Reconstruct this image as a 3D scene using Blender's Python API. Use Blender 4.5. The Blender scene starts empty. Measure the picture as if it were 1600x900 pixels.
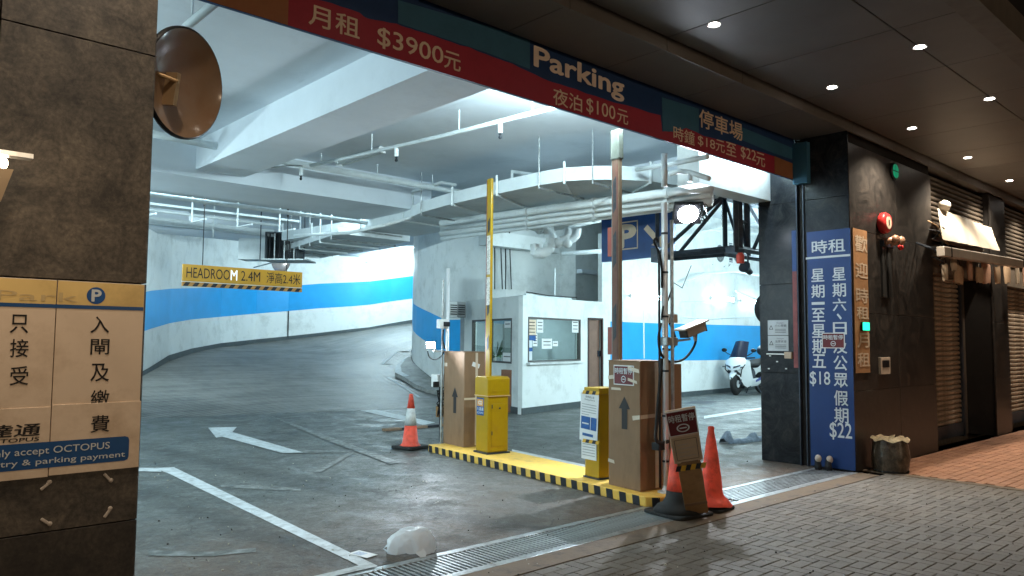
import bpy, bmesh, math, random
from mathutils import Vector, Matrix
from mathutils.bvhtree import BVHTree
import mathutils.noise as mnoise
random.seed(7)
S = bpy.context.scene
COL = S.collection
rad = math.radians
# ---------------------------------------------------------------- camera
FPX = 1193.0
CAMH = 1.6
AX = Vector((1300, 93, FPX)).normalized()            # street direction seen from the camera (right, down, forward)
AY = Vector((-1100, 74, FPX)); AY = (AY - AX * AY.dot(AX)).normalized()
AZ = AX.cross(AY)
cam_d = bpy.data.cameras.new('camera'); cam = bpy.data.objects.new('camera', cam_d); COL.objects.link(cam)
cam_d.sensor_width = 36; cam_d.lens = 36 * FPX / 1600
cam_d.clip_start = 0.05; cam_d.clip_end = 400
right = Vector((AX[0], AY[0], AZ[0])); up = -Vector((AX[1], AY[1], AZ[1])); back = -Vector((AX[2], AY[2], AZ[2]))
cam.matrix_world = Matrix(((right[0], up[0], back[0], 0), (right[1], up[1], back[1], 0), (right[2], up[2], back[2], CAMH), (0, 0, 0, 1)))
S.camera = cam
# ---------------------------------------------------------------- world, exposure
W = bpy.data.worlds.new('World'); S.world = W; W.use_nodes = True
nt = W.node_tree; bg = nt.nodes['Background']
sky = nt.nodes.new('ShaderNodeTexSky'); sky.sky_type = 'NISHITA'; sky.sun_disc = False
sky.sun_elevation = rad(-9); sky.sun_rotation = rad(200)
nt.links.new(sky.outputs[0], bg.inputs[0]); bg.inputs[1].default_value = 0.05
S.view_settings.view_transform = 'Standard'; S.view_settings.look = 'None'
S.view_settings.exposure = 0.0; S.view_settings.gamma = 1.0
S.render.engine = 'CYCLES'
S.cycles.max_bounces = 9; S.cycles.diffuse_bounces = 7; S.cycles.glossy_bounces = 3; S.cycles.transparent_max_bounces = 6
S.cycles.sample_clamp_indirect = 4.0; S.cycles.use_denoising = True
S.cycles.caustics_reflective = False; S.cycles.caustics_refractive = False

def _ray(px, py):
    d = Vector((px - 800, py - 450, FPX))
    return Vector((d.dot(AX), d.dot(AY), d.dot(AZ)))
EYE = Vector((0, 0, CAMH))
def gz(px, py, z=0.0): r = _ray(px, py); return EYE + r * ((z - CAMH) / r.z)
def gy(px, py, y): r = _ray(px, py); return EYE + r * (y / r.y)
def gx(px, py, x): r = _ray(px, py); return EYE + r * (x / r.x)
def gd(px, py, d): r = _ray(px, py); return EYE + r * (d / FPX)

# ---------------------------------------------------------------- materials
_M = {}
def new_mat(name):
    m = bpy.data.materials.new(name); m.use_nodes = True
    n = m.node_tree.nodes; l = m.node_tree.links
    return m, n, l, n['Principled BSDF']
def mat(name, col, rough=0.6, metal=0.0, var=0.12, scale=6.0, bump=0.0, bscale=40.0, stretch=None, dirt=None, spec=0.22, trans=0.0, coat=0.0):
    """procedural paint / plastic / metal: base colour broken up by two noises, optional dirt colour and relief"""
    if name in _M: return _M[name]
    m, n, l, b = new_mat(name)
    b.inputs['Roughness'].default_value = rough; b.inputs['Metallic'].default_value = metal
    b.inputs['Specular IOR Level'].default_value = spec
    if coat: b.inputs['Coat Weight'].default_value = coat; b.inputs['Coat Roughness'].default_value = 0.15
    tc = n.new('ShaderNodeTexCoord'); mp = n.new('ShaderNodeMapping'); l.new(tc.outputs['Object'], mp.inputs[0])
    if stretch: mp.inputs['Scale'].default_value = stretch
    t = n.new('ShaderNodeTexNoise'); t.inputs['Scale'].default_value = scale; t.inputs['Detail'].default_value = 6; t.inputs['Roughness'].default_value = 0.65
    l.new(mp.outputs[0], t.inputs['Vector'])
    r = n.new('ShaderNodeValToRGB'); l.new(t.outputs[0], r.inputs[0])
    r.color_ramp.elements[0].position = 0.3; r.color_ramp.elements[1].position = 0.7
    r.color_ramp.elements[0].color = (*[c * (1 - var) for c in col], 1); r.color_ramp.elements[1].color = (*[min(1, c * (1 + var)) for c in col], 1)
    out = r.outputs[0]
    if dirt:
        dc, amt, ds = dirt
        t2 = n.new('ShaderNodeTexNoise'); t2.inputs['Scale'].default_value = ds; t2.inputs['Detail'].default_value = 9; t2.inputs['Roughness'].default_value = 0.7
        l.new(mp.outputs[0], t2.inputs['Vector'])
        mr = n.new('ShaderNodeMapRange'); mr.inputs[1].default_value = 0.62 - amt * 0.3; mr.inputs[2].default_value = 0.8 - amt * 0.2
        mr.inputs[4].default_value = min(1, amt * 1.4)
        l.new(t2.outputs[0], mr.inputs[0])
        mx = n.new('ShaderNodeMixRGB'); l.new(mr.outputs[0], mx.inputs[0]); l.new(out, mx.inputs[1]); mx.inputs[2].default_value = (*dc, 1)
        out = mx.outputs[0]
    l.new(out, b.inputs['Base Color'])
    if bump:
        t3 = n.new('ShaderNodeTexNoise'); t3.inputs['Scale'].default_value = bscale; t3.inputs['Detail'].default_value = 4
        l.new(mp.outputs[0], t3.inputs['Vector'])
        bp = n.new('ShaderNodeBump'); bp.inputs['Strength'].default_value = bump; bp.inputs['Distance'].default_value = 0.01
        l.new(t3.outputs[0], bp.inputs['Height']); l.new(bp.outputs[0], b.inputs['Normal'])
    _M[name] = m
    return m
def emit(name, col, strength):
    if name in _M: return _M[name]
    m, n, l, b = new_mat(name)
    b.inputs['Base Color'].default_value = (*col, 1)
    b.inputs['Emission Color'].default_value = (*col, 1); b.inputs['Emission Strength'].default_value = strength
    _M[name] = m; return m

def granite(name, c0, c1, c2, rough=0.3, scale=3.0, spec=.5, dist=1.3):
    m, n, l, b = new_mat(name); b.inputs['Specular IOR Level'].default_value = spec
    tc = n.new('ShaderNodeTexCoord'); mp = n.new('ShaderNodeMapping'); l.new(tc.outputs['Object'], mp.inputs[0])
    a = n.new('ShaderNodeTexNoise'); a.inputs['Scale'].default_value = scale; a.inputs['Detail'].default_value = 15; a.inputs['Roughness'].default_value = 0.8; a.inputs['Distortion'].default_value = dist
    l.new(mp.outputs[0], a.inputs['Vector'])
    r = n.new('ShaderNodeValToRGB'); l.new(a.outputs[0], r.inputs[0])
    e = r.color_ramp.elements; e[0].position = 0.36; e[0].color = (*c0, 1); e[1].position = 0.66; e[1].color = (*c2, 1)
    x = e.new(0.5); x.color = (*c1, 1)
    v = n.new('ShaderNodeTexNoise'); v.inputs['Scale'].default_value = scale * 2.6; v.inputs['Detail'].default_value = 8; v.inputs['Distortion'].default_value = dist * 2
    l.new(mp.outputs[0], v.inputs['Vector'])
    vm = n.new('ShaderNodeMath'); vm.operation = 'SUBTRACT'; vm.inputs[1].default_value = 0.5; l.new(v.outputs[0], vm.inputs[0])
    va = n.new('ShaderNodeMath'); va.operation = 'ABSOLUTE'; l.new(vm.outputs[0], va.inputs[0])
    vr = n.new('ShaderNodeMapRange'); vr.inputs[1].default_value = 0.0; vr.inputs[2].default_value = 0.03; vr.inputs[3].default_value = 0.28; vr.inputs[4].default_value = 0.0
    l.new(va.outputs[0], vr.inputs[0])
    mx = n.new('ShaderNodeMixRGB'); l.new(vr.outputs[0], mx.inputs[0]); l.new(r.outputs[0], mx.inputs[1]); mx.inputs[2].default_value = (*[k * 0.35 for k in c0], 1)
    l.new(mx.outputs[0], b.inputs['Base Color'])
    rr = n.new('ShaderNodeMapRange'); rr.inputs[3].default_value = rough * 0.8; rr.inputs[4].default_value = rough * 1.5; l.new(a.outputs[0], rr.inputs[0]); l.new(rr.outputs[0], b.inputs['Roughness'])
    bp = n.new('ShaderNodeBump'); bp.inputs['Strength'].default_value = 0.25; bp.inputs['Distance'].default_value = 0.006; l.new(a.outputs[0], bp.inputs['Height']); l.new(bp.outputs[0], b.inputs['Normal'])
    if spec == .5:
        o2 = n.new('ShaderNodeTexNoise'); o2.inputs['Scale'].default_value = 3.1; o2.inputs['Detail'].default_value = 12; o2.inputs['Roughness'].default_value = .85; l.new(mp.outputs[0], o2.inputs['Vector'])
        o3 = n.new('ShaderNodeMapRange'); o3.inputs[1].default_value = .60; o3.inputs[2].default_value = .72; o3.inputs[4].default_value = .5; l.new(o2.outputs[0], o3.inputs[0])
        o4 = n.new('ShaderNodeMixRGB'); l.new(o3.outputs[0], o4.inputs[0]); l.new(mx.outputs[0], o4.inputs[1]); o4.inputs[2].default_value = (.20, .115, .05, 1); l.new(o4.outputs[0], b.inputs['Base Color'])
        o5 = n.new('ShaderNodeTexNoise'); o5.inputs['Scale'].default_value = 45; o5.inputs['Detail'].default_value = 6; l.new(mp.outputs[0], o5.inputs['Vector'])
        o6 = n.new('ShaderNodeMapRange'); o6.inputs[1].default_value = .35; o6.inputs[2].default_value = .68; o6.inputs[3].default_value = .72; o6.inputs[4].default_value = 1.3; l.new(o5.outputs[0], o6.inputs[0])
        o7 = n.new('ShaderNodeVectorMath'); o7.operation = 'SCALE'; l.new(o4.outputs[0], o7.inputs[0]); l.new(o6.outputs[0], o7.inputs['Scale']); l.new(o7.outputs[0], b.inputs['Base Color'])
    _M[name] = m; return m

def concrete_floor():
    """worn, faintly damp concrete: broad stains, tyre scuffs, hairline cracks, patchy gloss; red-brown grime near the street edge"""
    m, n, l, b = new_mat('worn_concrete'); b.inputs['Specular IOR Level'].default_value = 0.35
    tc = n.new('ShaderNodeTexCoord'); co = tc.outputs['Object']
    def noise(sc, det=8, ro=0.65, dist=0.0, vec=None):
        t = n.new('ShaderNodeTexNoise'); t.inputs['Scale'].default_value = sc; t.inputs['Detail'].default_value = det
        t.inputs['Roughness'].default_value = ro; t.inputs['Distortion'].default_value = dist; l.new(vec or co, t.inputs['Vector']); return t.outputs[0]
    def rng(v, a, b_, c=0.0, d=1.0):
        k = n.new('ShaderNodeMapRange'); k.inputs[1].default_value = a; k.inputs[2].default_value = b_; k.inputs[3].default_value = c; k.inputs[4].default_value = d; l.new(v, k.inputs[0]); return k.outputs[0]
    def mix(f, a, c, mode='MIX'):
        k = n.new('ShaderNodeMixRGB'); k.blend_type = mode; l.new(f, k.inputs[0]) if not isinstance(f, float) else setattr(k.inputs[0], 'default_value', f)
        l.new(a, k.inputs[1])
        if isinstance(c, tuple): k.inputs[2].default_value = (*c, 1)
        else: l.new(c, k.inputs[2])
        return k.outputs[0]
    r = n.new('ShaderNodeValToRGB'); l.new(noise(0.7, 10, 0.7, 0.6), r.inputs[0])
    e = r.color_ramp.elements; e[0].position = 0.34; e[0].color = (0.052, 0.059, 0.056, 1); e[1].position = 0.66; e[1].color = (0.150, 0.162, 0.154, 1)
    base = r.outputs[0]
    ms = n.new('ShaderNodeMapping'); ms.inputs['Scale'].default_value = (0.35, 2.2, 1); ms.inputs['Rotation'].default_value = (0, 0, rad(58)); l.new(co, ms.inputs[0])
    base = mix(rng(noise(1.6, 8, 0.7, 0.4, ms.outputs[0]), 0.52, 0.75, 0, 0.55), base, (0.08, 0.085, 0.08))
    base = mix(rng(noise(4.5, 12, 0.8, 0.8), 0.50, 0.62, 0, 0.65), base, (0.21, 0.225, 0.218))
    base = mix(rng(noise(11, 12, 0.85, 1.2), 0.50, 0.58, 0, 0.7), base, (0.045, 0.05, 0.047))
    base = mix(rng(noise(2.3, 10, 0.8, 1.5), 0.58, 0.66, 0, 0.5), base, (0.045, 0.048, 0.044))
    base = mix(rng(noise(34, 6, 0.8), 0.52, 0.60, 0, 0.55), base, (0.03, 0.032, 0.03))
    base = mix(rng(noise(60, 5, 0.8), 0.62, 0.70, 0, 0.6), base, (0.34, 0.35, 0.33))
    # grime tracked in from the street: y close to the drain
    sx = n.new('ShaderNodeSeparateXYZ'); l.new(co, sx.inputs[0])
    gy_ = rng(sx.outputs['Y'], 4.7, 7.6, 1.0, 0.0)
    gm = n.new('ShaderNodeMath'); gm.operation = 'MULTIPLY'; l.new(gy_, gm.inputs[0]); l.new(rng(noise(1.3, 8), 0.35, 0.6, 0.35, 0.9), gm.inputs[1])
    base = mix(gm.outputs[0], base, (0.13, 0.082, 0.054))
    # pale scratches and dark drag marks in two directions, then a soft dark tyre track
    for ang, sc_, lo, hi, colr, am in ((20, (0.6, 5.0, 1), .60, .72, (0.27, 0.285, 0.275), .55), (-35, (0.5, 6.0, 1), .62, .72, (0.025, 0.027, 0.026), .6), (75, (0.7, 4.0, 1), .62, .74, (0.24, 0.25, 0.24), .45)):
        mq = n.new('ShaderNodeMapping'); mq.inputs['Scale'].default_value = sc_; mq.inputs['Rotation'].default_value = (0, 0, rad(ang)); l.new(co, mq.inputs[0])
        base = mix(rng(noise(3.2, 12, 0.82, 0.5, mq.outputs[0]), lo, hi, 0, am), base, colr)
    def mth(op, a, b_):
        k = n.new('ShaderNodeMath'); k.operation = op
        for i_, v_ in enumerate((a, b_)):
            if isinstance(v_, (int, float)): k.inputs[i_].default_value = v_
            else: l.new(v_, k.inputs[i_])
        return k.outputs[0]
    sx0 = n.new('ShaderNodeSeparateXYZ'); l.new(co, sx0.inputs[0])
    for x0_, w_ in ((5.05, .20), (3.55, .16)):
        dist_ = mth('ABSOLUTE', mth('ADD', mth('ADD', sx0.outputs['X'], mth('MULTIPLY', sx0.outputs['Y'], .11)), mth('SUBTRACT', mth('MULTIPLY', noise(.5, 2), .5), x0_ + .25)), 0)
        base = mix(mth('MULTIPLY', rng(dist_, w_ * .4, w_ * 1.6, .75, 0), rng(noise(1.1, 8, .75), .35, .6, .3, 1)), base, (0.03, 0.032, 0.03))
    base = mix(rng(noise(22, 10, 0.85), 0.40, 0.53, .62, 0), base, (0.02, 0.022, 0.021))
    base = mix(rng(noise(7, 12, 0.9, .6), 0.53, 0.60, 0, .4), base, (0.25, 0.265, 0.26))
    # cracks
    vo = n.new('ShaderNodeTexVoronoi'); vo.feature = 'DISTANCE_TO_EDGE'; vo.inputs['Scale'].default_value = 0.7
    dm = n.new('ShaderNodeMixRGB'); dm.blend_type = 'ADD'; dm.inputs[0].default_value = 0.35; l.new(co, dm.inputs[1])
    nc = n.new('ShaderNodeTexNoise'); nc.inputs['Scale'].default_value = 2.2; nc.inputs['Detail'].default_value = 8; l.new(co, nc.inputs['Vector']); l.new(nc.outputs[1], dm.inputs[2])
    l.new(dm.outputs[0], vo.inputs['Vector'])
    ck = n.new('ShaderNodeMath'); ck.operation = 'MULTIPLY'; l.new(rng(vo.outputs['Distance'], 0.0, 0.007, 1.0, 0.0), ck.inputs[0]); l.new(rng(noise(0.9, 3), 0.44, 0.5), ck.inputs[1])
    base = mix(ck.outputs[0], base, (0.035, 0.035, 0.03))
    l.new(base, b.inputs['Base Color'])
    l.new(rng(noise(1.9, 9, 0.75, 0.9), 0.35, 0.68, 0.40, 0.80), b.inputs['Roughness'])
    bp = n.new('ShaderNodeBump'); bp.inputs['Strength'].default_value = 0.5; bp.inputs['Distance'].default_value = 0.014
    hm = n.new('ShaderNodeMath'); hm.operation = 'ADD'; l.new(noise(9, 9, 0.75), hm.inputs[0]); l.new(noise(1.9, 6), hm.inputs[1])
    l.new(hm.outputs[0], bp.inputs['Height']); l.new(bp.outputs[0], b.inputs['Normal'])
    _M['worn_concrete'] = m; return m

def ramp_mat():
    m, n, l, b = new_mat('grooved_ramp')
    tc = n.new('ShaderNodeTexCoord'); co = tc.outputs['Object']
    t = n.new('ShaderNodeTexNoise'); t.inputs['Scale'].default_value = 0.8; t.inputs['Detail'].default_value = 10; t.inputs['Roughness'].default_value = 0.72; l.new(co, t.inputs['Vector'])
    mp = n.new('ShaderNodeMapping'); mp.inputs['Rotation'].default_value = (0, 0, rad(-18)); mp.inputs['Scale'].default_value = (0.18, 3.4, 0.5); l.new(co, mp.inputs[0])
    t2 = n.new('ShaderNodeTexNoise'); t2.inputs['Scale'].default_value = 2.2; t2.inputs['Detail'].default_value = 9; t2.inputs['Roughness'].default_value = 0.8; l.new(mp.outputs[0], t2.inputs['Vector'])
    a = n.new('ShaderNodeMath'); a.operation = 'ADD'; l.new(t.outputs[0], a.inputs[0]); l.new(t2.outputs[0], a.inputs[1])
    r = n.new('ShaderNodeValToRGB'); 
    h = n.new('ShaderNodeMath'); h.operation = 'MULTIPLY'; h.inputs[1].default_value = 0.5; l.new(a.outputs[0], h.inputs[0]); l.new(h.outputs[0], r.inputs[0])
    e = r.color_ramp.elements; e[0].position = 0.38; e[0].color = (0.04, 0.04, 0.038, 1); e[1].position = 0.60; e[1].color = (0.20, 0.195, 0.18, 1)
    l.new(r.outputs[0], b.inputs['Base Color'])
    w = n.new('ShaderNodeTexWave'); w.wave_type = 'BANDS'; w.bands_direction = 'Y'; w.inputs['Scale'].default_value = 2.4; w.inputs['Distortion'].default_value = 0.6
    mp2 = n.new('ShaderNodeMapping'); mp2.inputs['Rotation'].default_value = (0, 0, rad(-18)); l.new(co, mp2.inputs[0]); l.new(mp2.outputs[0], w.inputs['Vector'])
    bp = n.new('ShaderNodeBump'); bp.inputs['Strength'].default_value = 0.6; bp.inputs['Distance'].default_value = 0.02
    s = n.new('ShaderNodeMath'); s.operation = 'ADD'; l.new(w.outputs[0], s.inputs[0]); l.new(t2.outputs[0], s.inputs[1]); l.new(s.outputs[0], bp.inputs['Height'])
    l.new(bp.outputs[0], b.inputs['Normal']); b.inputs['Roughness'].default_value = 0.5
    _M['grooved_ramp'] = m; return m

def banded(name, axis_expr, bands):
    pass
WHITE = mat('white_emulsion', (0.74, 0.77, 0.76), 0.55, var=0.04, scale=1.2, dirt=((0.40, 0.42, 0.40), 0.42, 1.7), bump=0.1, bscale=25)
CEIL = mat('ceiling_paint', (0.72, 0.77, 0.82), 0.7, var=0.06, scale=0.8, dirt=((0.50, 0.54, 0.57), 0.3, 1.1), bump=0.05)
BLUE = mat('blue_wall_paint', (0.02, 0.33, 0.72), 0.45, var=0.07, scale=1.5, dirt=((0.03, 0.22, 0.5), 0.2, 2.5))
SKIRT = mat('grey_skirting', (0.07, 0.085, 0.09), 0.6, var=0.15)
DUCT = mat('duct_paint', (0.62, 0.67, 0.69), 0.45, var=0.08, scale=2.5, dirt=((0.35, 0.39, 0.40), 0.35, 3.0))
PIPE = mat('pipe_paint', (0.72, 0.77, 0.78), 0.4, var=0.08, scale=5, dirt=((0.3, 0.33, 0.33), 0.25, 6.0))
FLOOR = concrete_floor(); RAMP = ramp_mat()
ROADW = mat('road_white_paint', (0.56, 0.60, 0.62), 0.6, var=0.15, scale=8, dirt=((0.16, 0.17, 0.165), 0.5, 9.0), bump=0.1)
ROADF = mat('faded_white_paint', (0.29, 0.305, 0.30), 0.6, var=0.25, scale=8, dirt=((0.085, 0.09, 0.085), 1.0, 7.0))
GR_L = granite('brown_granite', (0.018, 0.015, 0.012), (0.068, 0.056, 0.043), (0.13, 0.107, 0.08), 0.5, 5.0, dist=.45)
GR_B = granite('shaded_brown_granite', (0.010, 0.008, 0.006), (0.030, 0.024, 0.018), (0.062, 0.050, 0.037), 0.5, 5.0, dist=.45)  # darker copy of brown_granite: shade on the bottom course put into the colour
GR_F = granite('warm_dark_granite', (0.011, 0.010, 0.009), (0.028, 0.025, 0.023), (0.058, 0.049, 0.042), 0.36, 4.0, spec=.35)
GR_R = granite('dark_polished_granite', (0.008, 0.009, 0.012), (0.018, 0.020, 0.024), (0.04, 0.038, 0.038), 0.2, 4.0, spec=.13)
JOINT = mat('joint_mortar', (0.015, 0.013, 0.012), 0.9)
STEEL = mat('brushed_steel', (0.74, 0.76, 0.78), 0.30, metal=0.3, var=0.15, scale=30, stretch=(1, 1, 0.1))
DSTEEL = mat('dark_painted_steel', (0.035, 0.045, 0.06), 0.45, metal=0.3, var=0.3, scale=9, dirt=((0.12, 0.07, 0.05), 0.3, 9))
GALV = mat('galvanised_steel', (0.42, 0.45, 0.46), 0.42, metal=0.7, var=0.25, scale=12, dirt=((0.12, 0.1, 0.08), 0.5, 9))
BLACKP = mat('black_plastic', (0.014, 0.014, 0.015), 0.4, var=0.3)
BLACKR = mat('black_rubber', (0.02, 0.02, 0.02), 0.75, var=0.4, bump=0.2)
WHITEP = mat('white_plastic', (0.72, 0.73, 0.72), 0.4, var=0.04)
GREYP = mat('grey_plastic', (0.30, 0.31, 0.31), 0.5, var=0.1)
YEL = mat('yellow_enamel', (0.37, 0.225, 0.002), 0.38, var=0.08, scale=5, dirt=((0.28, 0.15, 0.02), 0.35, 6), coat=0.2)
YELF = mat('yellow_kerb_paint', (0.85, 0.52, 0.10), 0.6, var=0.18, scale=5, dirt=((0.22, 0.15, 0.08), 0.5, 5), bump=0.15)
BLKF = mat('black_kerb_paint', (0.018, 0.02, 0.025), 0.5, var=0.4, scale=8, dirt=((0.10, 0.09, 0.07), 0.3, 12))
CARD = mat('cardboard', (0.235, 0.145, 0.085), 0.75, var=0.10, scale=4, stretch=(1, 1, 0.35), dirt=((0.15, 0.09, 0.05), 0.45, 3.5), bump=0.1, bscale=60)
CARDD = mat('dull_cardboard', (0.30, 0.17, 0.075), 0.6, var=0.12, scale=6, dirt=((0.16, 0.09, 0.04), 0.5, 5))
TAPE = mat('clear_tape', (0.62, 0.52, 0.40), 0.25, var=0.1, spec=0.8)
REDC = mat('cone_red', (0.82, 0.10, 0.06), 0.5, var=0.14, scale=6, dirt=((0.17, 0.035, 0.03), 0.5, 5), bump=0.12, bscale=20)
SLEEVE = mat('reflective_sleeve', (0.62, 0.64, 0.64), 0.3, var=0.2, scale=8, dirt=((0.25, 0.25, 0.24), 0.4, 9))
REDN = mat('notice_red', (0.12, 0.014, 0.018), 0.4, var=0.06)
PAPER = mat('paper_white', (0.72, 0.73, 0.73), 0.6, var=0.04)
CREAM = mat('cream_board', (0.76, 0.61, 0.46), 0.4, var=0.07, scale=2, dirt=((0.34, 0.22, 0.12), 0.42, 2.0), bump=0.04, bscale=8)
CREAMY = mat('yellow_board', (0.80, 0.58, 0.23), 0.4, var=0.08, scale=2, dirt=((0.36, 0.22, 0.08), 0.4, 2.2))
SBLUE = mat('sign_blue', (0.02, 0.085, 0.24), 0.35, var=0.12, scale=3, dirt=((0.012, 0.05, 0.15), 0.3, 3))
INK = mat('print_black', (0.02, 0.018, 0.018), 0.5, var=0.1)
INKB = mat('print_blue', (0.02, 0.09, 0.28), 0.5, var=0.3, scale=15)
WPRINT = mat('print_white', (0.62, 0.66, 0.68), 0.5, var=0.05)
TANP = mat('print_tan', (0.72, 0.55, 0.40), 0.5, var=0.08)
SOFFIT = mat('soffit_metal_panel', (0.125, 0.112, 0.10), 0.52, metal=0.15, var=0.10, scale=1.5, dirt=((0.13, 0.10, 0.075), 0.35, 2), bump=0.03, bscale=3)
GLASSD = None
def glass_mat():
    m, n, l, b = new_mat('window_glass')
    for k in list(n):
        if k.type == 'BSDF_PRINCIPLED': n.remove(k)
    out = n['Material Output']; g = n.new('ShaderNodeBsdfGlossy'); g.inputs['Roughness'].default_value = 0.02
    t = n.new('ShaderNodeBsdfTransparent'); t.inputs[0].default_value = (0.8, 0.87, 0.86, 1)
    lw = n.new('ShaderNodeLayerWeight'); lw.inputs[0].default_value = .5; pw = n.new('ShaderNodeMath'); pw.operation = 'POWER'; pw.inputs[1].default_value = 4; l.new(lw.outputs['Facing'], pw.inputs[0]); f = n.new('ShaderNodeMapRange'); f.inputs[3].default_value = .05; f.inputs[4].default_value = .7; l.new(pw.outputs[0], f.inputs[0])
    mx = n.new('ShaderNodeMixShader'); l.new(f.outputs[0], mx.inputs[0]); l.new(t.outputs[0], mx.inputs[1]); l.new(g.outputs[0], mx.inputs[2]); l.new(mx.outputs[0], out.inputs[0])
    return m
GLASS = glass_mat()

# ---------------------------------------------------------------- geometry helpers
class MB:
    def __init__(s): s.v = []; s.f = []
    def add(s, vs, fs, M=None):
        o = len(s.v)
        s.v += [tuple(M @ Vector(v)) if M is not None else tuple(v) for v in vs]
        s.f += [tuple(i + o for i in f) for f in fs]; return s
    def box(s, a, b, M=None):
        x0, y0, z0 = a; x1, y1, z1 = b
        if x0 > x1: x0, x1 = x1, x0
        if y0 > y1: y0, y1 = y1, y0
        if z0 > z1: z0, z1 = z1, z0
        vs = [(x0, y0, z0), (x1, y0, z0), (x1, y1, z0), (x0, y1, z0), (x0, y0, z1), (x1, y0, z1), (x1, y1, z1), (x0, y1, z1)]
        return s.add(vs, [(0, 3, 2, 1), (4, 5, 6, 7), (0, 1, 5, 4), (1, 2, 6, 5), (2, 3, 7, 6), (3, 0, 4, 7)], M)
    def prism(s, poly, h0, h1, M=None):
        n = len(poly); a = sum(poly[i][0] * poly[(i + 1) % n][1] - poly[(i + 1) % n][0] * poly[i][1] for i in range(n))
        if a < 0: poly = poly[::-1]
        vs = [(x, y, h0) for x, y in poly] + [(x, y, h1) for x, y in poly]
        fs = [tuple(range(n))[::-1], tuple(range(n, 2 * n))] + [(i, (i + 1) % n, n + (i + 1) % n, n + i) for i in range(n)]
        return s.add(vs, fs, M)
    def tube(s, pts, r, n=10, M=None, cap=True):
        pts = [Vector(p) for p in pts]; rs = r if isinstance(r, (list, tuple)) else [r] * len(pts)
        vs = []; fs = []; ref = None
        for i, p in enumerate(pts):
            d = (pts[min(i + 1, len(pts) - 1)] - pts[max(i - 1, 0)]).normalized()
            if ref is None:
                ref = Vector((0, 0, 1)) if abs(d.z) < 0.9 else Vector((1, 0, 0))
            u = d.cross(ref).normalized(); w = u.cross(d).normalized(); ref = w
            for k in range(n):
                a = 2 * math.pi * k / n; vs.append(p + (u * math.cos(a) + w * math.sin(a)) * rs[i])
        for i in range(len(pts) - 1):
            for k in range(n):
                a, b = i * n + k, i * n + (k + 1) % n; fs.append((a, b, b + n, a + n))
        if cap: fs.append(tuple(range(n))[::-1]); fs.append(tuple(range((len(pts) - 1) * n, len(pts) * n)))
        return s.add(vs, fs, M)
    def lathe(s, prof, n=20, M=None, cap=True):
        vs = []; fs = []
        for r, z in prof:
            for k in range(n):
                a = 2 * math.pi * k / n; vs.append((r * math.cos(a), r * math.sin(a), z))
        for i in range(len(prof) - 1):
            for k in range(n):
                a, b = i * n + k, i * n + (k + 1) % n; fs.append((a, b, b + n, a + n))
        if cap: fs.append(tuple(range(n))[::-1]); fs.append(tuple(range((len(prof) - 1) * n, len(prof) * n)))
        return s.add(vs, fs, M)
    def ell(s, c, r, M=None, nu=12, nv=8):
        vs = []; fs = []
        for j in range(nv + 1):
            t = math.pi * (j + 0.02) / (nv + 0.04)
            for k in range(nu):
                a = 2 * math.pi * k / nu
                vs.append((c[0] + r[0] * math.sin(t) * math.cos(a), c[1] + r[1] * math.sin(t) * math.sin(a), c[2] - r[2] * math.cos(t)))
        for j in range(nv):
            for k in range(nu):
                a, b = j * nu + k, j * nu + (k + 1) % nu; fs.append((a, b, b + nu, a + nu))
        fs.append(tuple(range(nu))[::-1]); fs.append(tuple(range(nv * nu, nv * nu + nu)))
        return s.add(vs, fs, M)
    def quadstrip(s, rows):
        o = len(s.v); w = len(rows[0])
        for r in rows: s.v += [tuple(p) for p in r]
        for i in range(len(rows) - 1):
            for k in range(w - 1):
                a = o + i * w + k; s.f.append((a, a + 1, a + w + 1, a + w))
        return s
    def build(s, name, m, parent=None, bevel=0.0, smooth=False, seg=2, label=None, world=False, subdiv=0):
        me = bpy.data.meshes.new(name); me.from_pydata(s.v, [], s.f); me.validate(); me.update()
        if m: me.materials.append(m)
        if smooth:
            me.polygons.foreach_set('use_smooth', [True] * len(me.polygons))
        o = bpy.data.objects.new(name, me); COL.objects.link(o)
        if parent is not None:
            o.parent = parent
            if world: o.matrix_parent_inverse = parent.matrix_world.inverted() if parent.matrix_world != Matrix() else _pm(parent).inverted()
        if bevel:
            b = o.modifiers.new('edge', 'BEVEL'); b.width = bevel; b.segments = seg; b.limit_method = 'ANGLE'; b.angle_limit = rad(40)
        if subdiv:
            b = o.modifiers.new('sub', 'SUBSURF'); b.levels = subdiv; b.render_levels = subdiv
        if label: o['label'] = label
        return o
def _pm(o):
    m = o.matrix_basis.copy()
    while o.parent: o = o.parent; m = o.matrix_basis @ m
    return m
def thing(name, label, cat, loc=(0, 0, 0), rotz=0.0, group=None, M=None):
    o = bpy.data.objects.new(name, None); COL.objects.link(o); o.empty_display_size = 0.1
    if M is not None: o.matrix_world = M
    else: o.location = loc; o.rotation_euler = (0, 0, rotz)
    o['label'] = label; o['category'] = cat
    if group: o['group'] = group
    return o
def structure(name, loc=(0, 0, 0)):
    o = bpy.data.objects.new(name, None); COL.objects.link(o); o.location = loc; o['kind'] = 'structure'; return o
def copy_thing(src, M=None, loc=None, rotz=None, label=None):
    def cp(o, par):
        c = o.copy(); COL.objects.link(c); c.parent = par
        for ch in [k for k in bpy.data.objects if k.parent == o]: cp(ch, c)
        return c
    c = cp(src, None)
    if M is not None: c.matrix_world = M
    if loc is not None: c.location = loc
    if rotz is not None: c.rotation_euler = (0, 0, rotz)
    if label: c['label'] = label
    return c
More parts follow.
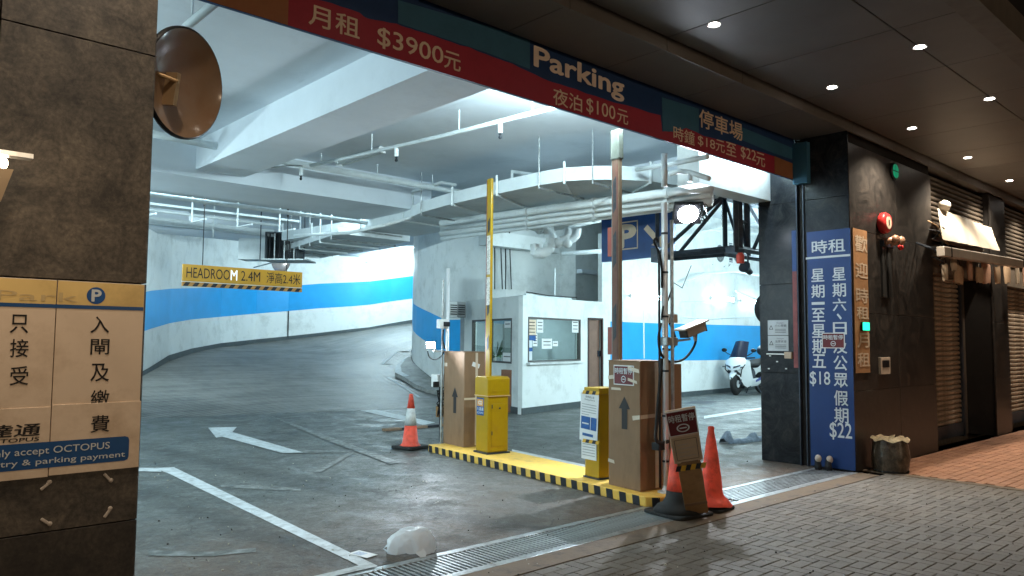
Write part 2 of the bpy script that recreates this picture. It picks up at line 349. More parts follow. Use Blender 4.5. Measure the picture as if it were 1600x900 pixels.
def frame(o, xdir, zdir=(0, 0, 1)):
    """matrix whose local X runs along xdir, local Z along zdir"""
    x = Vector(xdir).normalized(); z = Vector(zdir); z = (z - x * z.dot(x)).normalized(); y = z.cross(x)
    return Matrix(((x[0], y[0], z[0], o[0]), (x[1], y[1], z[1], o[1]), (x[2], y[2], z[2], o[2]), (0, 0, 0, 1)))
def face_plane(o, xdir, ydir):
    """matrix for flat print: local X = reading direction, local Y = up, local Z = outwards"""
    x = Vector(xdir).normalized(); y = Vector(ydir); y = (y - x * y.dot(x)).normalized(); z = x.cross(y)
    return Matrix(((x[0], y[0], z[0], o[0]), (x[1], y[1], z[1], o[1]), (x[2], y[2], z[2], o[2]), (0, 0, 0, 1)))
_tcache = {}
def text_mesh(s):
    k = s
    if k in _tcache: return _tcache[k]
    c = bpy.data.curves.new('txt', 'FONT'); c.body = s; c.size = 1.0; c.resolution_u = 3
    o = bpy.data.objects.new('txt', c); COL.objects.link(o)
    bpy.context.view_layer.update()
    ev = o.evaluated_get(bpy.context.evaluated_depsgraph_get()); me = ev.to_mesh()
    vs = [tuple(v.co) for v in me.vertices]; fs = [tuple(p.vertices) for p in me.polygons]
    ev.to_mesh_clear(); bpy.data.objects.remove(o); bpy.data.curves.remove(c)
    _tcache[k] = (vs, fs); return vs, fs
def text(s, M, box, m, parent=None, bold=0.0, lift=0.003, keep=False, name='lettering', shear=0.0):
    """flat lettering fitted into box (x0,y0,x1,y1) of plane M"""
    vs, fs = text_mesh(s)
    if not vs: return None
    x0, x1 = min(v[0] for v in vs), max(v[0] for v in vs); y0, y1 = min(v[1] for v in vs), max(v[1] for v in vs)
    sx = (box[2] - box[0]) / (x1 - x0); sy = (box[3] - box[1]) / max(1e-6, y1 - y0)
    ox = 0
    if keep:
        k = min(sx, sy); ox = ((box[2] - box[0]) - k * (x1 - x0)) / 2; sx = sy = k
    b = MB(); shifts = [(0, 0)] if not bold else [(bold * math.cos(a), bold * math.sin(a)) for a in [k * math.pi / 4 for k in range(8)]] + ([(bold * .5 * math.cos(a), bold * .5 * math.sin(a)) for a in [k * math.pi / 2 for k in range(4)]] if bold > .03 else [])
    for i, (bx, by) in enumerate(shifts): b.add([(box[0] + ox + (v[0] + bx - x0) * sx + shear * (v[1] - y0) * sy, box[1] + (v[1] + by - y0) * sy, lift + i * .00012) for v in vs], fs, M)
    return b.build(name, m, parent)
def flat(poly, M, m, parent, lift=0.002, name='print', label=None):
    b = MB(); b.add([(x, y, lift) for x, y in poly], [tuple(range(len(poly)))], M); return b.build(name, m, parent, label=label)
def rect(x0, y0, x1, y1): return [(x0, y0), (x1, y0), (x1, y1), (x0, y1)]
def arc(cx, cy, r, a0, a1, n): return [(cx + r * math.cos(a0 + (a1 - a0) * i / n), cy + r * math.sin(a0 + (a1 - a0) * i / n)) for i in range(n + 1)]
def disc(cx, cy, r, n=24): return arc(cx, cy, r, 0, 2 * math.pi, n)[:-1]
def ring(M, cx, cy, r0, r1, m, parent, lift=0.003, name='print', n=28):
    b = MB(); vs = [(x, y, lift) for x, y in disc(cx, cy, r0, n)] + [(x, y, lift) for x, y in disc(cx, cy, r1, n)]
    b.add(vs, [(i, n + i, n + (i + 1) % n, (i + 1) % n) for i in range(n)], M); return b.build(name, m, parent)
def spline(pts, k=6):
    P = [Vector(p) for p in pts]; out = []
    for i in range(len(P) - 1):
        a, b, c, d = P[max(i - 1, 0)], P[i], P[i + 1], P[min(i + 2, len(P) - 1)]
        for j in range(k):
            t = j / k; out.append(0.5 * ((2 * b) + (c - a) * t + (2 * a - 5 * b + 4 * c - d) * t * t + (3 * b - a - 3 * c + d) * t ** 3))
    out.append(P[-1]); return out
# ================================================================= LARGE STRUCTURE
# ---------------------------------------------------------------- street, pavement
ASPH = mat('street_asphalt', (0.045, 0.045, 0.045), 0.8, var=0.3, scale=20, bump=0.3, bscale=80)
TANC = mat('tan_concrete_edge', (0.19, 0.135, 0.09), 0.75, var=0.35, scale=5, dirt=((0.07, 0.055, 0.045), 0.7, 5), bump=0.35, bscale=40)
BED = mat('dark_paver_bedding', (0.016, 0.014, 0.012), 0.95)
def paver_mat(name, c, var, rough):
    m, n, l, b = new_mat(name)
    oi = n.new('ShaderNodeNewGeometry'); tc = n.new('ShaderNodeTexCoord'); 
    t = n.new('ShaderNodeTexNoise'); t.inputs['Scale'].default_value = 1.1; t.inputs['Detail'].default_value = 8; t.inputs['Roughness'].default_value = 0.7
    l.new(oi.outputs['Position'], t.inputs['Vector'])
    t2 = n.new('ShaderNodeTexNoise'); t2.inputs['Scale'].default_value = 60; t2.inputs['Detail'].default_value = 4; l.new(oi.outputs['Position'], t2.inputs['Vector'])
    r = n.new('ShaderNodeValToRGB'); e = r.color_ramp.elements; e[0].position = 0.3; e[1].position = 0.7
    e[0].color = (*[k * (1 - var) for k in c], 1); e[1].color = (*[k * (1 + var) for k in c], 1); l.new(t.outputs[0], r.inputs[0])
    rnd = n.new('ShaderNodeMapRange'); rnd.inputs[3].default_value = 0.84; rnd.inputs[4].default_value = 1.14
    l.new(oi.outputs['Random Per Island'], rnd.inputs[0])
    ob = n.new('ShaderNodeObjectInfo'); rn2 = n.new('ShaderNodeMapRange'); rn2.inputs[3].default_value = 0.9; rn2.inputs[4].default_value = 1.1; l.new(ob.outputs['Random'], rn2.inputs[0])
    mu = n.new('ShaderNodeMath'); mu.operation = 'MULTIPLY'; l.new(rnd.outputs[0], mu.inputs[0]); l.new(rn2.outputs[0], mu.inputs[1])
    sp = n.new('ShaderNodeMapRange'); sp.inputs[1].default_value = 0.35; sp.inputs[2].default_value = 0.7; sp.inputs[3].default_value = 0.86; sp.inputs[4].default_value = 1.14; l.new(t2.outputs[0], sp.inputs[0])
    mu2 = n.new('ShaderNodeMath'); mu2.operation = 'MULTIPLY'; l.new(mu.outputs[0], mu2.inputs[0]); l.new(sp.outputs[0], mu2.inputs[1])
    vm = n.new('ShaderNodeVectorMath'); vm.operation = 'SCALE'; l.new(r.outputs[0], vm.inputs[0]); l.new(mu2.outputs[0], vm.inputs['Scale'])
    t4 = n.new('ShaderNodeTexNoise'); t4.inputs['Scale'].default_value = .55; t4.inputs['Detail'].default_value = 9; t4.inputs['Roughness'].default_value = .7; l.new(oi.outputs['Position'], t4.inputs['Vector'])
    m4 = n.new('ShaderNodeMapRange'); m4.inputs[1].default_value = .48; m4.inputs[2].default_value = .66; m4.inputs[4].default_value = .62; l.new(t4.outputs[0], m4.inputs[0])
    x4 = n.new('ShaderNodeMixRGB'); l.new(m4.outputs[0], x4.inputs[0]); l.new(vm.outputs[0], x4.inputs[1]); x4.inputs[2].default_value = (c[0] * .62, c[1] * .52, c[2] * .42, 1)
    t5 = n.new('ShaderNodeTexNoise'); t5.inputs['Scale'].default_value = 9; t5.inputs['Detail'].default_value = 3; l.new(oi.outputs['Position'], t5.inputs['Vector'])
    m5 = n.new('ShaderNodeMapRange'); m5.inputs[1].default_value = .70; m5.inputs[2].default_value = .73; m5.inputs[4].default_value = .7; l.new(t5.outputs[0], m5.inputs[0])
    x5 = n.new('ShaderNodeMixRGB'); l.new(m5.outputs[0], x5.inputs[0]); l.new(x4.outputs[0], x5.inputs[1]); x5.inputs[2].default_value = (.03, .027, .024, 1)
    l.new(x5.outputs[0], b.inputs['Base Color']); b.inputs['Roughness'].default_value = rough
    b.inputs['Specular IOR Level'].default_value = 0.3; bp = n.new('ShaderNodeBump'); bp.inputs['Strength'].default_value = 0.25; bp.inputs['Distance'].default_value = 0.004; l.new(t2.outputs[0], bp.inputs['Height']); l.new(bp.outputs[0], b.inputs['Normal'])
    _M[name] = m; return m
PAVE = paver_mat('grey_paver', (0.150, 0.130, 0.110), 0.25, 0.8)
PAVR = paver_mat('red_paver', (0.42, 0.22, 0.14), 0.15, 0.8)
st = MB().box((-60, -60, -0.30), (80, -3.2, -0.14)).build('street', ASPH); st['kind'] = 'structure'
kb = MB().box((-60, -3.2, -0.3), (80, -3.05, 0.0)).build('kerb', TANC); kb['kind'] = 'structure'
pv = structure('pavement')
MB().box((-20, -3.05, -0.3), (10.0, 3.9, -0.010)).build('paver_bedding', BED, pv)
MB().box((10.0, -3.05, -0.3), (40, 4.2, -0.010)).build('red_paver_bedding', BED, pv)
MB().box((-12, 3.903, -0.2), (9.7, 4.147, 0.003)).build('drain_edge_strip', TANC, pv)
MB().box((9.90, -3, -0.009), (10.02, 4.195, 0.004)).build('paver_border_strip', TANC, pv)
def brick_at(mb, cx, cy, L, Wd, rot, z=0.0, tilt=(0, 0)):
    g = 0.0035; ch = 0.003; a, b = L / 2 - g, Wd / 2 - g
    vs = []
    for (ex, zz) in ((0, z - 0.012), (0, z - ch), (ch, z)):
        for sx, sy in ((-1, -1), (1, -1), (1, 1), (-1, 1)):
            x, y = sx * (a - ex), sy * (b - ex)
            if rot: x, y = -y, x
            vs.append((cx + x, cy + y, zz + tilt[0] * x + tilt[1] * y))
    fs = [(8, 9, 10, 11)] + [(i, (i + 1) % 4, 4 + (i + 1) % 4, 4 + i) for i in range(4)] + [(4 + i, 4 + (i + 1) % 4, 8 + (i + 1) % 4, 8 + i) for i in range(4)]
    mb.add(vs, fs)
bL, bW = 0.2, 0.1
cells = []; cut = []
for i in range(-160, 161):
    for j in range(-60, 61):
        ox, oy = (-i + 4 * j) * bW, i * bW
        for (dx, dy, rot) in ((0.1, 0.05, 0), (0.25, 0.1, 1)):
            x, y = ox + dx, oy + dy
            hx, hy = (0.1, 0.05) if not rot else (0.05, 0.1)
            if y - hy < -3.0 or y - hy > 3.86 or x - hx < -6 or x - hx > 9.87: continue
            if y + hy > 3.9 or x + hx > 9.9: cut.append((x - hx, min(x + hx, 9.9), y - hy, min(y + hy, 3.9))); continue
            cells.append((x, y, rot))
def in_view(x, y):
    v = AX * x + AY * y + AZ * (-CAMH)
    if v.z < 0.5: return None
    px, py = 800 + FPX * v.x / v.z, 450 + FPX * v.y / v.z
    return v.z if (-10 < px < 1610 and py < 912 and py > 0) else None
vis = sorted([(in_view(x, y), x, y, r) for x, y, r in cells if in_view(x, y)])
near = vis[:296]; nearset = {(round(a[1], 3), round(a[2], 3)) for a in near}
bmv = []
for k in range(3):
    b = MB(); brick_at(b, 0, 0, bL, bW, 0); me = bpy.data.meshes.new('brick'); me.from_pydata(b.v, [], b.f); me.materials.append(PAVE); bmv.append(me)
for dpt, x, y, r in near:
    o = bpy.data.objects.new('brick', random.choice(bmv)); COL.objects.link(o); o.parent = pv
    o.location = (x, y, random.uniform(-0.002, 0.0005)); o.rotation_euler = (random.uniform(-.003, .003), random.uniform(-.003, .003), (math.pi / 2 if r else 0) + random.uniform(-.008, .008))
rest = MB()
for x, y, r in cells:
    if (round(x, 3), round(y, 3)) in nearset: continue
    if x < 1.0 and y < 2: continue
    brick_at(rest, x, y, bL, bW, r, random.uniform(-0.002, 0.0005), (random.uniform(-.003, .003), random.uniform(-.003, .003)))
for xa, xb, ya, yb in cut: brick_at(rest, (xa + xb) / 2, (ya + yb) / 2, xb - xa, yb - ya, 0, random.uniform(-0.002, 0.0005))
o = rest.build('bricks_beyond', PAVE, pv); o['kind'] = 'stuff'
redb = MB()
for iy in range(0, 42):
    for ix in range(0, 60):
        x = 10.12 + ix * 0.2 + (0.1 if iy % 2 else 0); y = 4.13 - iy * 0.1
        brick_at(redb, x, y, 0.2, 0.1, 0, random.uniform(-0.003, 0.001), (random.uniform(-.008, .008), random.uniform(-.008, .008)))
o = redb.build('red_bricks', PAVR, pv); o['kind'] = 'stuff'

# ---------------------------------------------------------------- car park floor and ramp
fl = structure('car_park_floor')
MB().box((-8, 4.703, -0.2), (30, 36, 0.0)).build('floor_slab', FLOOR, fl)
stations = [((4.0, 16.3, 0.004), (12.2, 14.5, 0.004)), ((5.0, 18.4, .34), (13.0, 16.2, .06)), ((6.65, 21.2, .73), (13.4, 17.36, .15)),
            ((8.91, 24.53, 1.15), (13.78, 18.49, .36)), ((12.88, 28.2, 1.45), (14.62, 20.67, .82)), ((16.5, 27.8, 1.91), (15.8, 22.2, 1.4)),
            ((19.2, 27.3, 2.33), (17.5, 23.2, 1.9)), ((24, 26.2, 2.9), (20, 23.5, 2.5))]
outer = spline([Vector(a) - Vector((0.12, -0.2, 0)) for a, b in stations], 5); inner = spline([b for a, b in stations], 5)
rows = [[o_.lerp(i_, t / 10) for t in range(11)] for o_, i_ in zip(outer, inner)]
rp = MB().quadstrip(rows)
ramp = rp.build('ramp', RAMP, None, smooth=True); ramp['kind'] = 'structure'
bvh = BVHTree.FromPolygons([Vector(v) for v in rp.v], rp.f)
def gr(px, py, lift=0.006):
    h = bvh.ray_cast(EYE, _ray(px, py).normalized())
    return (h[0] + Vector((0, 0, lift))) if h[0] is not None else gz(px, py, lift)

# painted markings: thin sheets 4 mm above the floor, some worn through
def mark(name, pts, m, z=0.004, parent=fl):
    b = MB(); b.add([(p[0], p[1], z) for p in [gz(*q, z) for q in pts]], [tuple(range(len(pts)))]); return b.build(name, m, parent)
mark('painted_line', [(240, 731), (272, 730), (590, 884), (574, 888), (566, 886), (262, 739)], ROADW)
mark('painted_line', [(590, 885), (500, 905), (470, 905), (566, 882)], ROADW, 0.008)
mark('painted_line', [(200, 731), (252, 731), (252, 737), (200, 736)], ROADW, 0.008)
mark('painted_arrow', [(325, 668), (370, 667), (363, 675), (474, 707), (442, 708), (347, 682), (338, 684)], ROADW, 0.010)
mark('painted_line', [(528, 633), (550, 632), (680, 660), (662, 664)], ROADW)
mark('painted_line', [(443, 702), (552, 704), (552, 707), (443, 708)], ROADF, 0.0055)
mark('painted_line', [(545, 707), (556, 706), (502, 737), (490, 737)], ROADF, 0.008)
mark('painted_line', [(418, 648), (440, 655), (625, 722), (610, 725), (500, 684)], ROADF, 0.010)
mark('painted_line', [(345, 757), (400, 758), (470, 763), (470, 767), (400, 764), (345, 761)], ROADF)
mark('painted_line', [(525, 656), (570, 652), (572, 656), (527, 659)], ROADF)
mark('painted_line', [(1100, 650), (1200, 635), (1200, 638), (1100, 654)], ROADW)
mark('painted_line', [(1060, 682), (1200, 662), (1200, 664), (1060, 686)], ROADF)
mark('painted_line', [(800, 702), (914, 726), (914, 731), (800, 707)], ROADW)
mark('painted_line', [(232, 860), (330, 862), (400, 856), (400, 862), (330, 869), (232, 868)], ROADF)
mark('drain_cover', [(1085, 626), (1120, 627), (1112, 631), (1070, 630)], BLKF)
# ramp edge markings and the raised kerb round the foot of the curved wall
def rstrip(name, pxs, w, m, parent, lift=0.008):
    P = [gr(*p, lift) for p in pxs]; rws = []
    for i, p in enumerate(P):
        d = (P[min(i + 1, len(P) - 1)] - P[max(0, i - 1)]); d.z = 0; d.normalize(); n_ = Vector((-d.y, d.x, 0)) * w / 2
        rws.append([p - n_, p + n_])
    return MB().quadstrip(rws).build(name, m, parent)
rstrip('painted_line', [(640, 549), (630, 549), (620, 550), (608, 560), (597, 569)], 0.10, ROADW, ramp)
rstrip('painted_line', [(596, 569), (606, 569), (612, 569)], 0.10, ROADW, ramp)
rstrip('painted_line', [(606, 590), (622, 600), (640, 611), (655, 621), (672, 621)], 0.09, ROADW, ramp)
kt = thing('kerb_island', 'low curved concrete kerb with flaking white paint at the foot of the round ramp wall', 'kerb')
kin = [gr(x, y, 0) for x, y in ((646, 560), (640, 562), (629, 568), (618, 578), (617, 588), (630, 594), (648, 606), (668, 614), (690, 618))]
kw = [Vector((a, b, c)) for a, b, c in ((14.9, 21.1, .9), (14.7, 20.8, .84), (14.62, 20.67, .82), (14.4, 20.1, .72), (14.1, 19.3, .55), (13.9, 18.7, .42), (13.72, 18.2, .32), (13.5, 17.6, .2), (13.4, 17.3, .15))]
MB().quadstrip([[p + Vector((0, 0, 0)), p + Vector((0, 0, .11)), p.lerp(w_, .25) + Vector((0, 0, .115)), w_ + Vector((0, 0, .1))] for p, w_ in zip(kin, kw)]).build('kerb_top', mat('kerb_concrete', (0.30, 0.31, 0.30), 0.65, var=0.25, scale=3, dirt=((0.12, 0.12, 0.11), 0.5, 4)), kt)
MB().quadstrip([[p + Vector((0, 0, .112)) + (w_ - p) * .0, p + Vector((0, 0, .121)), p.lerp(w_, .22) + Vector((0, 0, .122))] for p, w_ in list(zip(kin, kw))[2:6]]).build('white_paint', ROADW, kt)

# ---------------------------------------------------------------- walls
def ribbon(pts, z0, z1, off=0.0, th=0.0):
    """vertical sheet along plan points, z0/z1 lists; off moves it towards the viewer"""
    rws = []
    P = [Vector((p[0], p[1], 0)) for p in pts]
    for i, p in enumerate(P):
        d = (P[min(i + 1, len(P) - 1)] - P[max(0, i - 1)]).normalized(); n_ = Vector((d.y, -d.x, 0))
        q = p + n_ * off; c = [(q.x, q.y, z0[i]), (q.x, q.y, z1[i])]
        if th: q2 = p - n_ * th; c = [(q2.x, q2.y, z0[i])] + c + [(q2.x, q2.y, z1[i])]
        rws.append(c)
    return MB().quadstrip(rws)
# curved outer wall of the ramp: plan, floor z, blue band
lw = [(-4, 15.6, 0, 1.15, 2.1), (1, 15.8, 0, 1.15, 2.1), (3.4, 16.6, .05, 1.2, 2.2), (5.0, 18.6, .35, 1.5, 2.5)]
for px, yb, b0, b1, pos in ((235, 582, 514, 454, (6.65, 21.2)), (265, 562, 505, 451, (7.7, 22.9)), (300, 551, 499, 450, (8.91, 24.53)), (345, 542, 495, 449.5, (10.9, 26.8)), (400, 535.5, 490, 449, (12.9, 28.3)),
                          (450, 530.5, 486, 447, (14.2, 28.35)), (500, 525, 481.5, 443, (15.3, 28.1)), (550, 519, 478.5, 441, (16.4, 27.85)), (578, 516, 476, 439.5, (17.32, 27.61)), (610, 510, 471, 435.5, (18.2, 27.5)), (645, 504, 466.5, 431, (19.21, 27.21))):
    r = _ray(px, 500)
    t = (pos[0] * r.x + pos[1] * r.y) / (r.x ** 2 + r.y ** 2); X_, Y_ = r.x * t, r.y * t
    zz = [(_ray(px, q).z / _ray(px, q).y) * Y_ + CAMH for q in (yb, b0, b1)]
    lw.append((X_, Y_, *zz))
lw += [(22, 26.6, 2.7, 3.8, 4.8), (27, 24.5, 3.2, 4.3, 5.3), (28, 23, 3.4, 4.5, 5.4)]
wt = thing('ramp_wall', 'long white wall with blue stripe curving up the left of the ramp', 'wall')
pts = [p[:2] for p in lw]
ribbon(pts, [-0.2] * len(lw), [5.7] * len(lw), 0, 0.25).build('wall_surface', WHITE, wt)
ribbon(pts, [p[3] for p in lw], [p[4] for p in lw], 0.006).build('blue_stripe', BLUE, wt)
ribbon(pts, [p[2] - 0.1 for p in lw], [p[2] + 0.13 for p in lw], 0.02).build('skirting', SKIRT, wt)
q = lw[9]; MB().tube([(q[0], q[1] - .03, q[2] + .1), (q[0], q[1] - .03, q[3])], 0.02, 6).build('movement_joint', BLKF, wt)
# core behind the booth with its rounded corner
cl = spline([(13.9, 15.35, 0), (13.45, 15.8, 0), (13.3, 16.5, 0.03), (13.4, 17.36, .15), (13.78, 18.49, .36), (14.62, 20.67, .82), (16, 22.4, 1.45), (18, 23.3, 2.0)], 4)
ct = thing('round_core_wall', 'white rounded wall with blue stripe at the inside of the ramp bend', 'wall')
poly = [(p.x, p.y) for p in cl] + [(27.5, 23.6), (27.5, 14.5), (15.75, 14.5), (15.65, 15.0)]
MB().prism(poly, -0.2, 5.7).build('wall_surface', WHITE, ct)
def core_z(px_b, px_t, i): pass
cz = []
for p in cl:
    f = max(0, min(1, (p.y - 17.3) / 3.4)); cz.append((1.16 + 0.76 * f + max(0, p.y - 20.7) * .55, 2.18 + 0.62 * f + max(0, p.y - 20.7) * .55))
rv = list(reversed(cl)); rz = list(reversed(cz))
ribbon([(p.x, p.y) for p in rv], [z[0] for z in rz], [z[1] for z in rz], 0.006).build('blue_stripe', BLUE, ct)
ribbon([(p.x, p.y) for p in rv], [p.z - .1 for p in rv], [p.z + .13 for p in rv], 0.02).build('skirting', SKIRT, ct)
MB().box((13.95, 15.335, 1.1), (14.0, 15.34, 2.1)).build('blue_panel', BLUE, ct)
# back wall
bt = thing('back_wall', 'white back wall with bright blue stripe behind the parked scooter', 'wall')
bw = [(15.3, 13.0), (17.74, 13.14), (21, 13.45), (25, 13.9), (27.3, 14.2)]
ribbon(bw, [-.2] * 5, [5.7] * 5, 0, 0.2).build('wall_surface', WHITE, bt)
ribbon(bw, [1.07, 1.07, 1.05, 1.02, 1.02], [2.13, 2.13, 2.16, 2.2, 2.2], 0.006).build('blue_stripe', BLUE, bt)
ribbon(bw, [-.1] * 5, [.14] * 5, 0.02).build('skirting', SKIRT, bt)
dw = MB().box((14.22, 12.86, 0), (14.42, 13.0, 2.62)).box((14.42, 12.86, 2.2), (15.0, 13.0, 2.62)).box((15.0, 12.88, 0), (15.32, 13.02, 4.4)).build('door_surround', WHITE, bt)
dr = MB().box((14.45, 12.95, 0.01), (14.97, 12.99, 2.15)).build('door', mat('brown_door', (0.20, 0.12, 0.09), 0.5), bt)
MB().box((14.42, 12.84, 0), (14.46, 12.90, 2.2)).box((14.96, 12.84, 0), (15.0, 12.90, 2.2)).box((14.46, 12.84, 2.16), (14.96, 12.90, 2.2)).build('door_frame', mat('dark_door_frame', (0.06, 0.035, 0.03), 0.5), bt)
# side and end walls, front wall behind the facade
sw = thing('side_wall', 'plain white wall closing the left side of the car park', 'wall'); MB().box((-4.2, 4.9, -.2), (-4, 15.8, 5.7)).build('wall_surface', WHITE, sw)
ew = thing('end_wall', 'plain white wall closing the far right end of the car park', 'wall'); MB().box((27.2, 5.0, -.2), (27.4, 24, 5.7)).build('wall_surface', WHITE, ew)
fw = thing('front_wall', 'white inner face of the street wall right of the opening', 'wall'); MB().box((9.98, 5.25, -.2), (27.4, 5.5, 5.7)).box((-4.2, 4.92, -.2), (1.0, 5.2, 5.7)).box((1.0, 5.0, 4.37), (9.98, 5.25, 5.7)).build('wall_surface', WHITE, fw)

# ---------------------------------------------------------------- ceiling
ce = structure('ceiling')
MB().box((-4.2, 4.95, 5.6), (28, 30, 5.8)).build('upper_slab', CEIL, ce)
MB().box((-4.1, 5.0, 4.42), (11.6, 21.5, 5.59)).build('ceiling_slab', CEIL, ce)
MB().box((3.94, 5.0, 4.0), (4.66, 10.968, 4.45)).build('beam', CEIL, ce)
MB().box((-4.0, 10.97, 3.89), (8.1, 12.5, 4.45)).build('beam', CEIL, ce)
MB().box((-1.4, 5.0, 4.0), (-0.8, 10.968, 4.45)).build('beam', CEIL, ce)
MB().box((-4.0, 17.0, 4.05), (6.0, 17.6, 4.45)).build('beam', CEIL, ce)
MB().box((9.6, 5.52, 4.12), (9.9, 13.0, 4.45)).build('beam', CEIL, ce)
a, b_ = gz(515, 408, 5.05), gz(648, 388, 5.05)
dd = (b_ - a).normalized(); nn = Vector((-dd.y, dd.x, 0))
if nn.y < 0: nn = -nn
MB().prism([(a - dd * 1.0).xy[:], (b_ + dd * 6).xy[:], (b_ + dd * 6 + nn * .7).xy[:], (a - dd * 1.0 + nn * .7).xy[:]], 5.05, 5.62).build('beam', CEIL, ce)
# white downstand just inside the lintel, above the steel truss
MB().box((7.97, 5.28, 3.56), (9.72, 5.6, 4.43)).build('downstand', WHITE, ce)
MB().box((-4.2, 13.12, 4.2), (4.0, 13.3, 4.43)).build('beam_step', CEIL, ce)

# ---------------------------------------------------------------- facade: stone pillars, lintel, canopy
def stone_face(parent, cols, rows_, y, th, m, axis='y', g=0.006, jit=0.0015):
    for i in range(len(cols) - 1):
        for j in range(len(rows_) - 1):
            a0, a1, z0, z1 = cols[i] + g / 2, cols[i + 1] - g / 2, rows_[j] + g / 2, rows_[j + 1] - g / 2
            d = random.uniform(0, jit)
            if axis == 'y': MB().box((a0, y - d, z0), (a1, y + th, z1)).build('stone_panel', m, parent, bevel=0.002, seg=1)
            else: MB().box((y - d, a0, z0), (y + th, a1, z1)).build('stone_panel', m, parent, bevel=0.002, seg=1)
lp = thing('granite_pillar', 'mottled brown granite pillar carrying the entry payment board', 'pillar')
MB().box((-6, 4.225, 0), (1.262, 4.9, 4.6)).build('pillar_core', JOINT, lp)
stone_face(lp, [-6, -4, -2.2, -0.6, 0.586, 1.28], [0.68, 1.88, 3.09, 4.42], 4.2, 0.022, GR_L)
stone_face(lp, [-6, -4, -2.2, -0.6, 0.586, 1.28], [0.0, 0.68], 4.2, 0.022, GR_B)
stone_face(lp, [4.2, 4.9], [0.0, 0.68, 1.88, 3.09, 4.42], 1.262, 0.02, GR_L, 'x')
MB().box((1.284, 4.55, 0), (1.31, 4.62, 3.79)).build('shutter_rail', DSTEEL, lp)
pr_ = thing('polished_pillar', 'dark polished granite pillar carrying the tall blue tariff sign', 'pillar')
MB().box((9.722, 4.222, 0), (12.58, 5.24, 4.42)).build('pillar_core', JOINT, pr_)
stone_face(pr_, [9.705, 11.2, 12.6], [0.0, 1.0, 2.0, 3.07, 4.19], 4.2, 0.022, GR_F)
stone_face(pr_, [4.2, 4.80], [0.0, 1.2, 2.4, 3.5, 4.42], 9.7, 0.022, GR_R, 'x')
stone_face(pr_, [4.90, 5.47], [0.0, 1.2, 2.4, 3.5, 4.42], 9.7, 0.022, GR_R, 'x')
MB().box((9.722, 5.24, 0), (9.97, 5.46, 4.42)).build('inner_return', GR_R, pr_)
MB().box((9.735, 4.80, 0), (9.76, 4.90, 4.4)).build('shutter_slot', BLKF, pr_)
MB().box((9.675, 4.796, 0), (9.73, 4.812, 3.75)).box((9.675, 4.888, 0), (9.73, 4.904, 3.75)).build('shutter_rail', DSTEEL, pr_)

ln = thing('lintel_signboard', 'painted red and navy parking tariff board spanning the car park opening', 'sign')
LX0, LX1, LZ0, LZ1 = 1.29, 9.66, 3.79, 4.43
MB().box((LX0, 4.903, LZ0), (LX1, 4.935, LZ1)).build('board', mat('sign_navy', (0.018, 0.05, 0.14), 0.45, var=0.25, scale=2, dirt=((0.01, 0.02, 0.04), 0.4, 2)), ln)
LP = face_plane((0, 4.903, 0), (1, 0, 0), (0, 0, 1))
def lpx(px, py): p = gy(px, py, 4.9); return (p.x, min(LZ1 - .005, max(LZ0 + 0.002, p.z)))
RED = mat('sign_red', (0.34, 0.03, 0.05), 0.45, var=0.12, scale=2, dirt=((0.10, 0.012, 0.02), 0.35, 2))
TEAL = mat('sign_teal', (0.045, 0.14, 0.22), 0.5, var=0.15, scale=2, dirt=((0.02, 0.07, 0.11), 0.4, 2))
RUST = mat('sign_rust', (0.30, 0.12, 0.05), 0.5, var=0.25, scale=4, dirt=((0.16, 0.04, 0.02), 0.4, 4))
redtop = [(330, -62), (400, -22), (450, -8), (502, 0), (562, 20), (575, 29), (620, 37), (650, 47), (705, 65), (760, 84), (800, 100), (850, 124), (900, 140), (960, 160), (1032, 180), (1035, 205), (1055, 206), (1072, 200), (1100, 212), (1140, 222), (1212, 245)]
P = [lpx(*p) for p in redtop]; jit = []
for i in range(len(P) - 1):
    for k in range(4):
        t = k / 4; jit.append((P[i][0] * (1 - t) + P[i + 1][0] * t, P[i][1] * (1 - t) + P[i + 1][1] * t + random.uniform(-.006, .006)))
jit.append(P[-1])
b = MB(); 
b.quadstrip([[LP @ Vector((x, LZ0 + .001, .002)), LP @ Vector((x, z, .002))] for x, z in jit]); b.build('red_band', RED, ln)
for nm, ps, m_ in (('teal_patch', [(622, 0), (622, 36), (700, 62), (760, 82), (828, 108), (828, 62), (800, 52)], TEAL), ('teal_patch', [(1034, 152), (1036, 205), (1055, 206), (1072, 200), (1092, 208), (1092, 170), (1060, 160)], TEAL)):
    flat([lpx(*p) for p in ps], LP, m_, ln, 0.0035, nm)
flat([lpx(1210, 244), (lpx(1210, 244)[0], LZ0 + .001), (LX1 - .05, LZ0 + .001), lpx(1240, 256)], LP, RUST, ln, 0.004, 'orange_patch')
flat([lpx(1150, 195), lpx(1150, 215), lpx(1210, 240), lpx(1240, 250), lpx(1240, 232)], LP, TEAL, ln, 0.003, 'teal_patch')
flat([(LX0 + .01, LZ0 + .001), (lpx(450, 30)[0], LZ0 + .001), (lpx(450, 30)[0], lpx(450, -8)[1]), (LX0 + .01, lpx(360, -45)[1])], LP, RUST, ln, 0.0035, 'rust_patch')
MB().box((9.60, 4.70, 3.72), (9.695, 4.90, 4.27)).build('end_panel', TEAL, ln)
def ltext(s, p0, p1, m_, bold=0.0, **k):
    """p0 = left/top pixel of first glyph, p1 = right/bottom pixel of the last"""
    a, b2 = gy(p0[0], p0[1], 4.9), gy(p1[0], p1[1], 4.9); text(s, LP, (a.x, b2.z, b2.x, a.z), m_, ln, bold, 0.006, **k)
ltext('月租', (483, 4), (561, 62), TANP, 0.012); ltext('$3900', (590, 41), (692, 105), TANP, 0.008); ltext('元', (694, 78), (719, 113), TANP, 0.01)
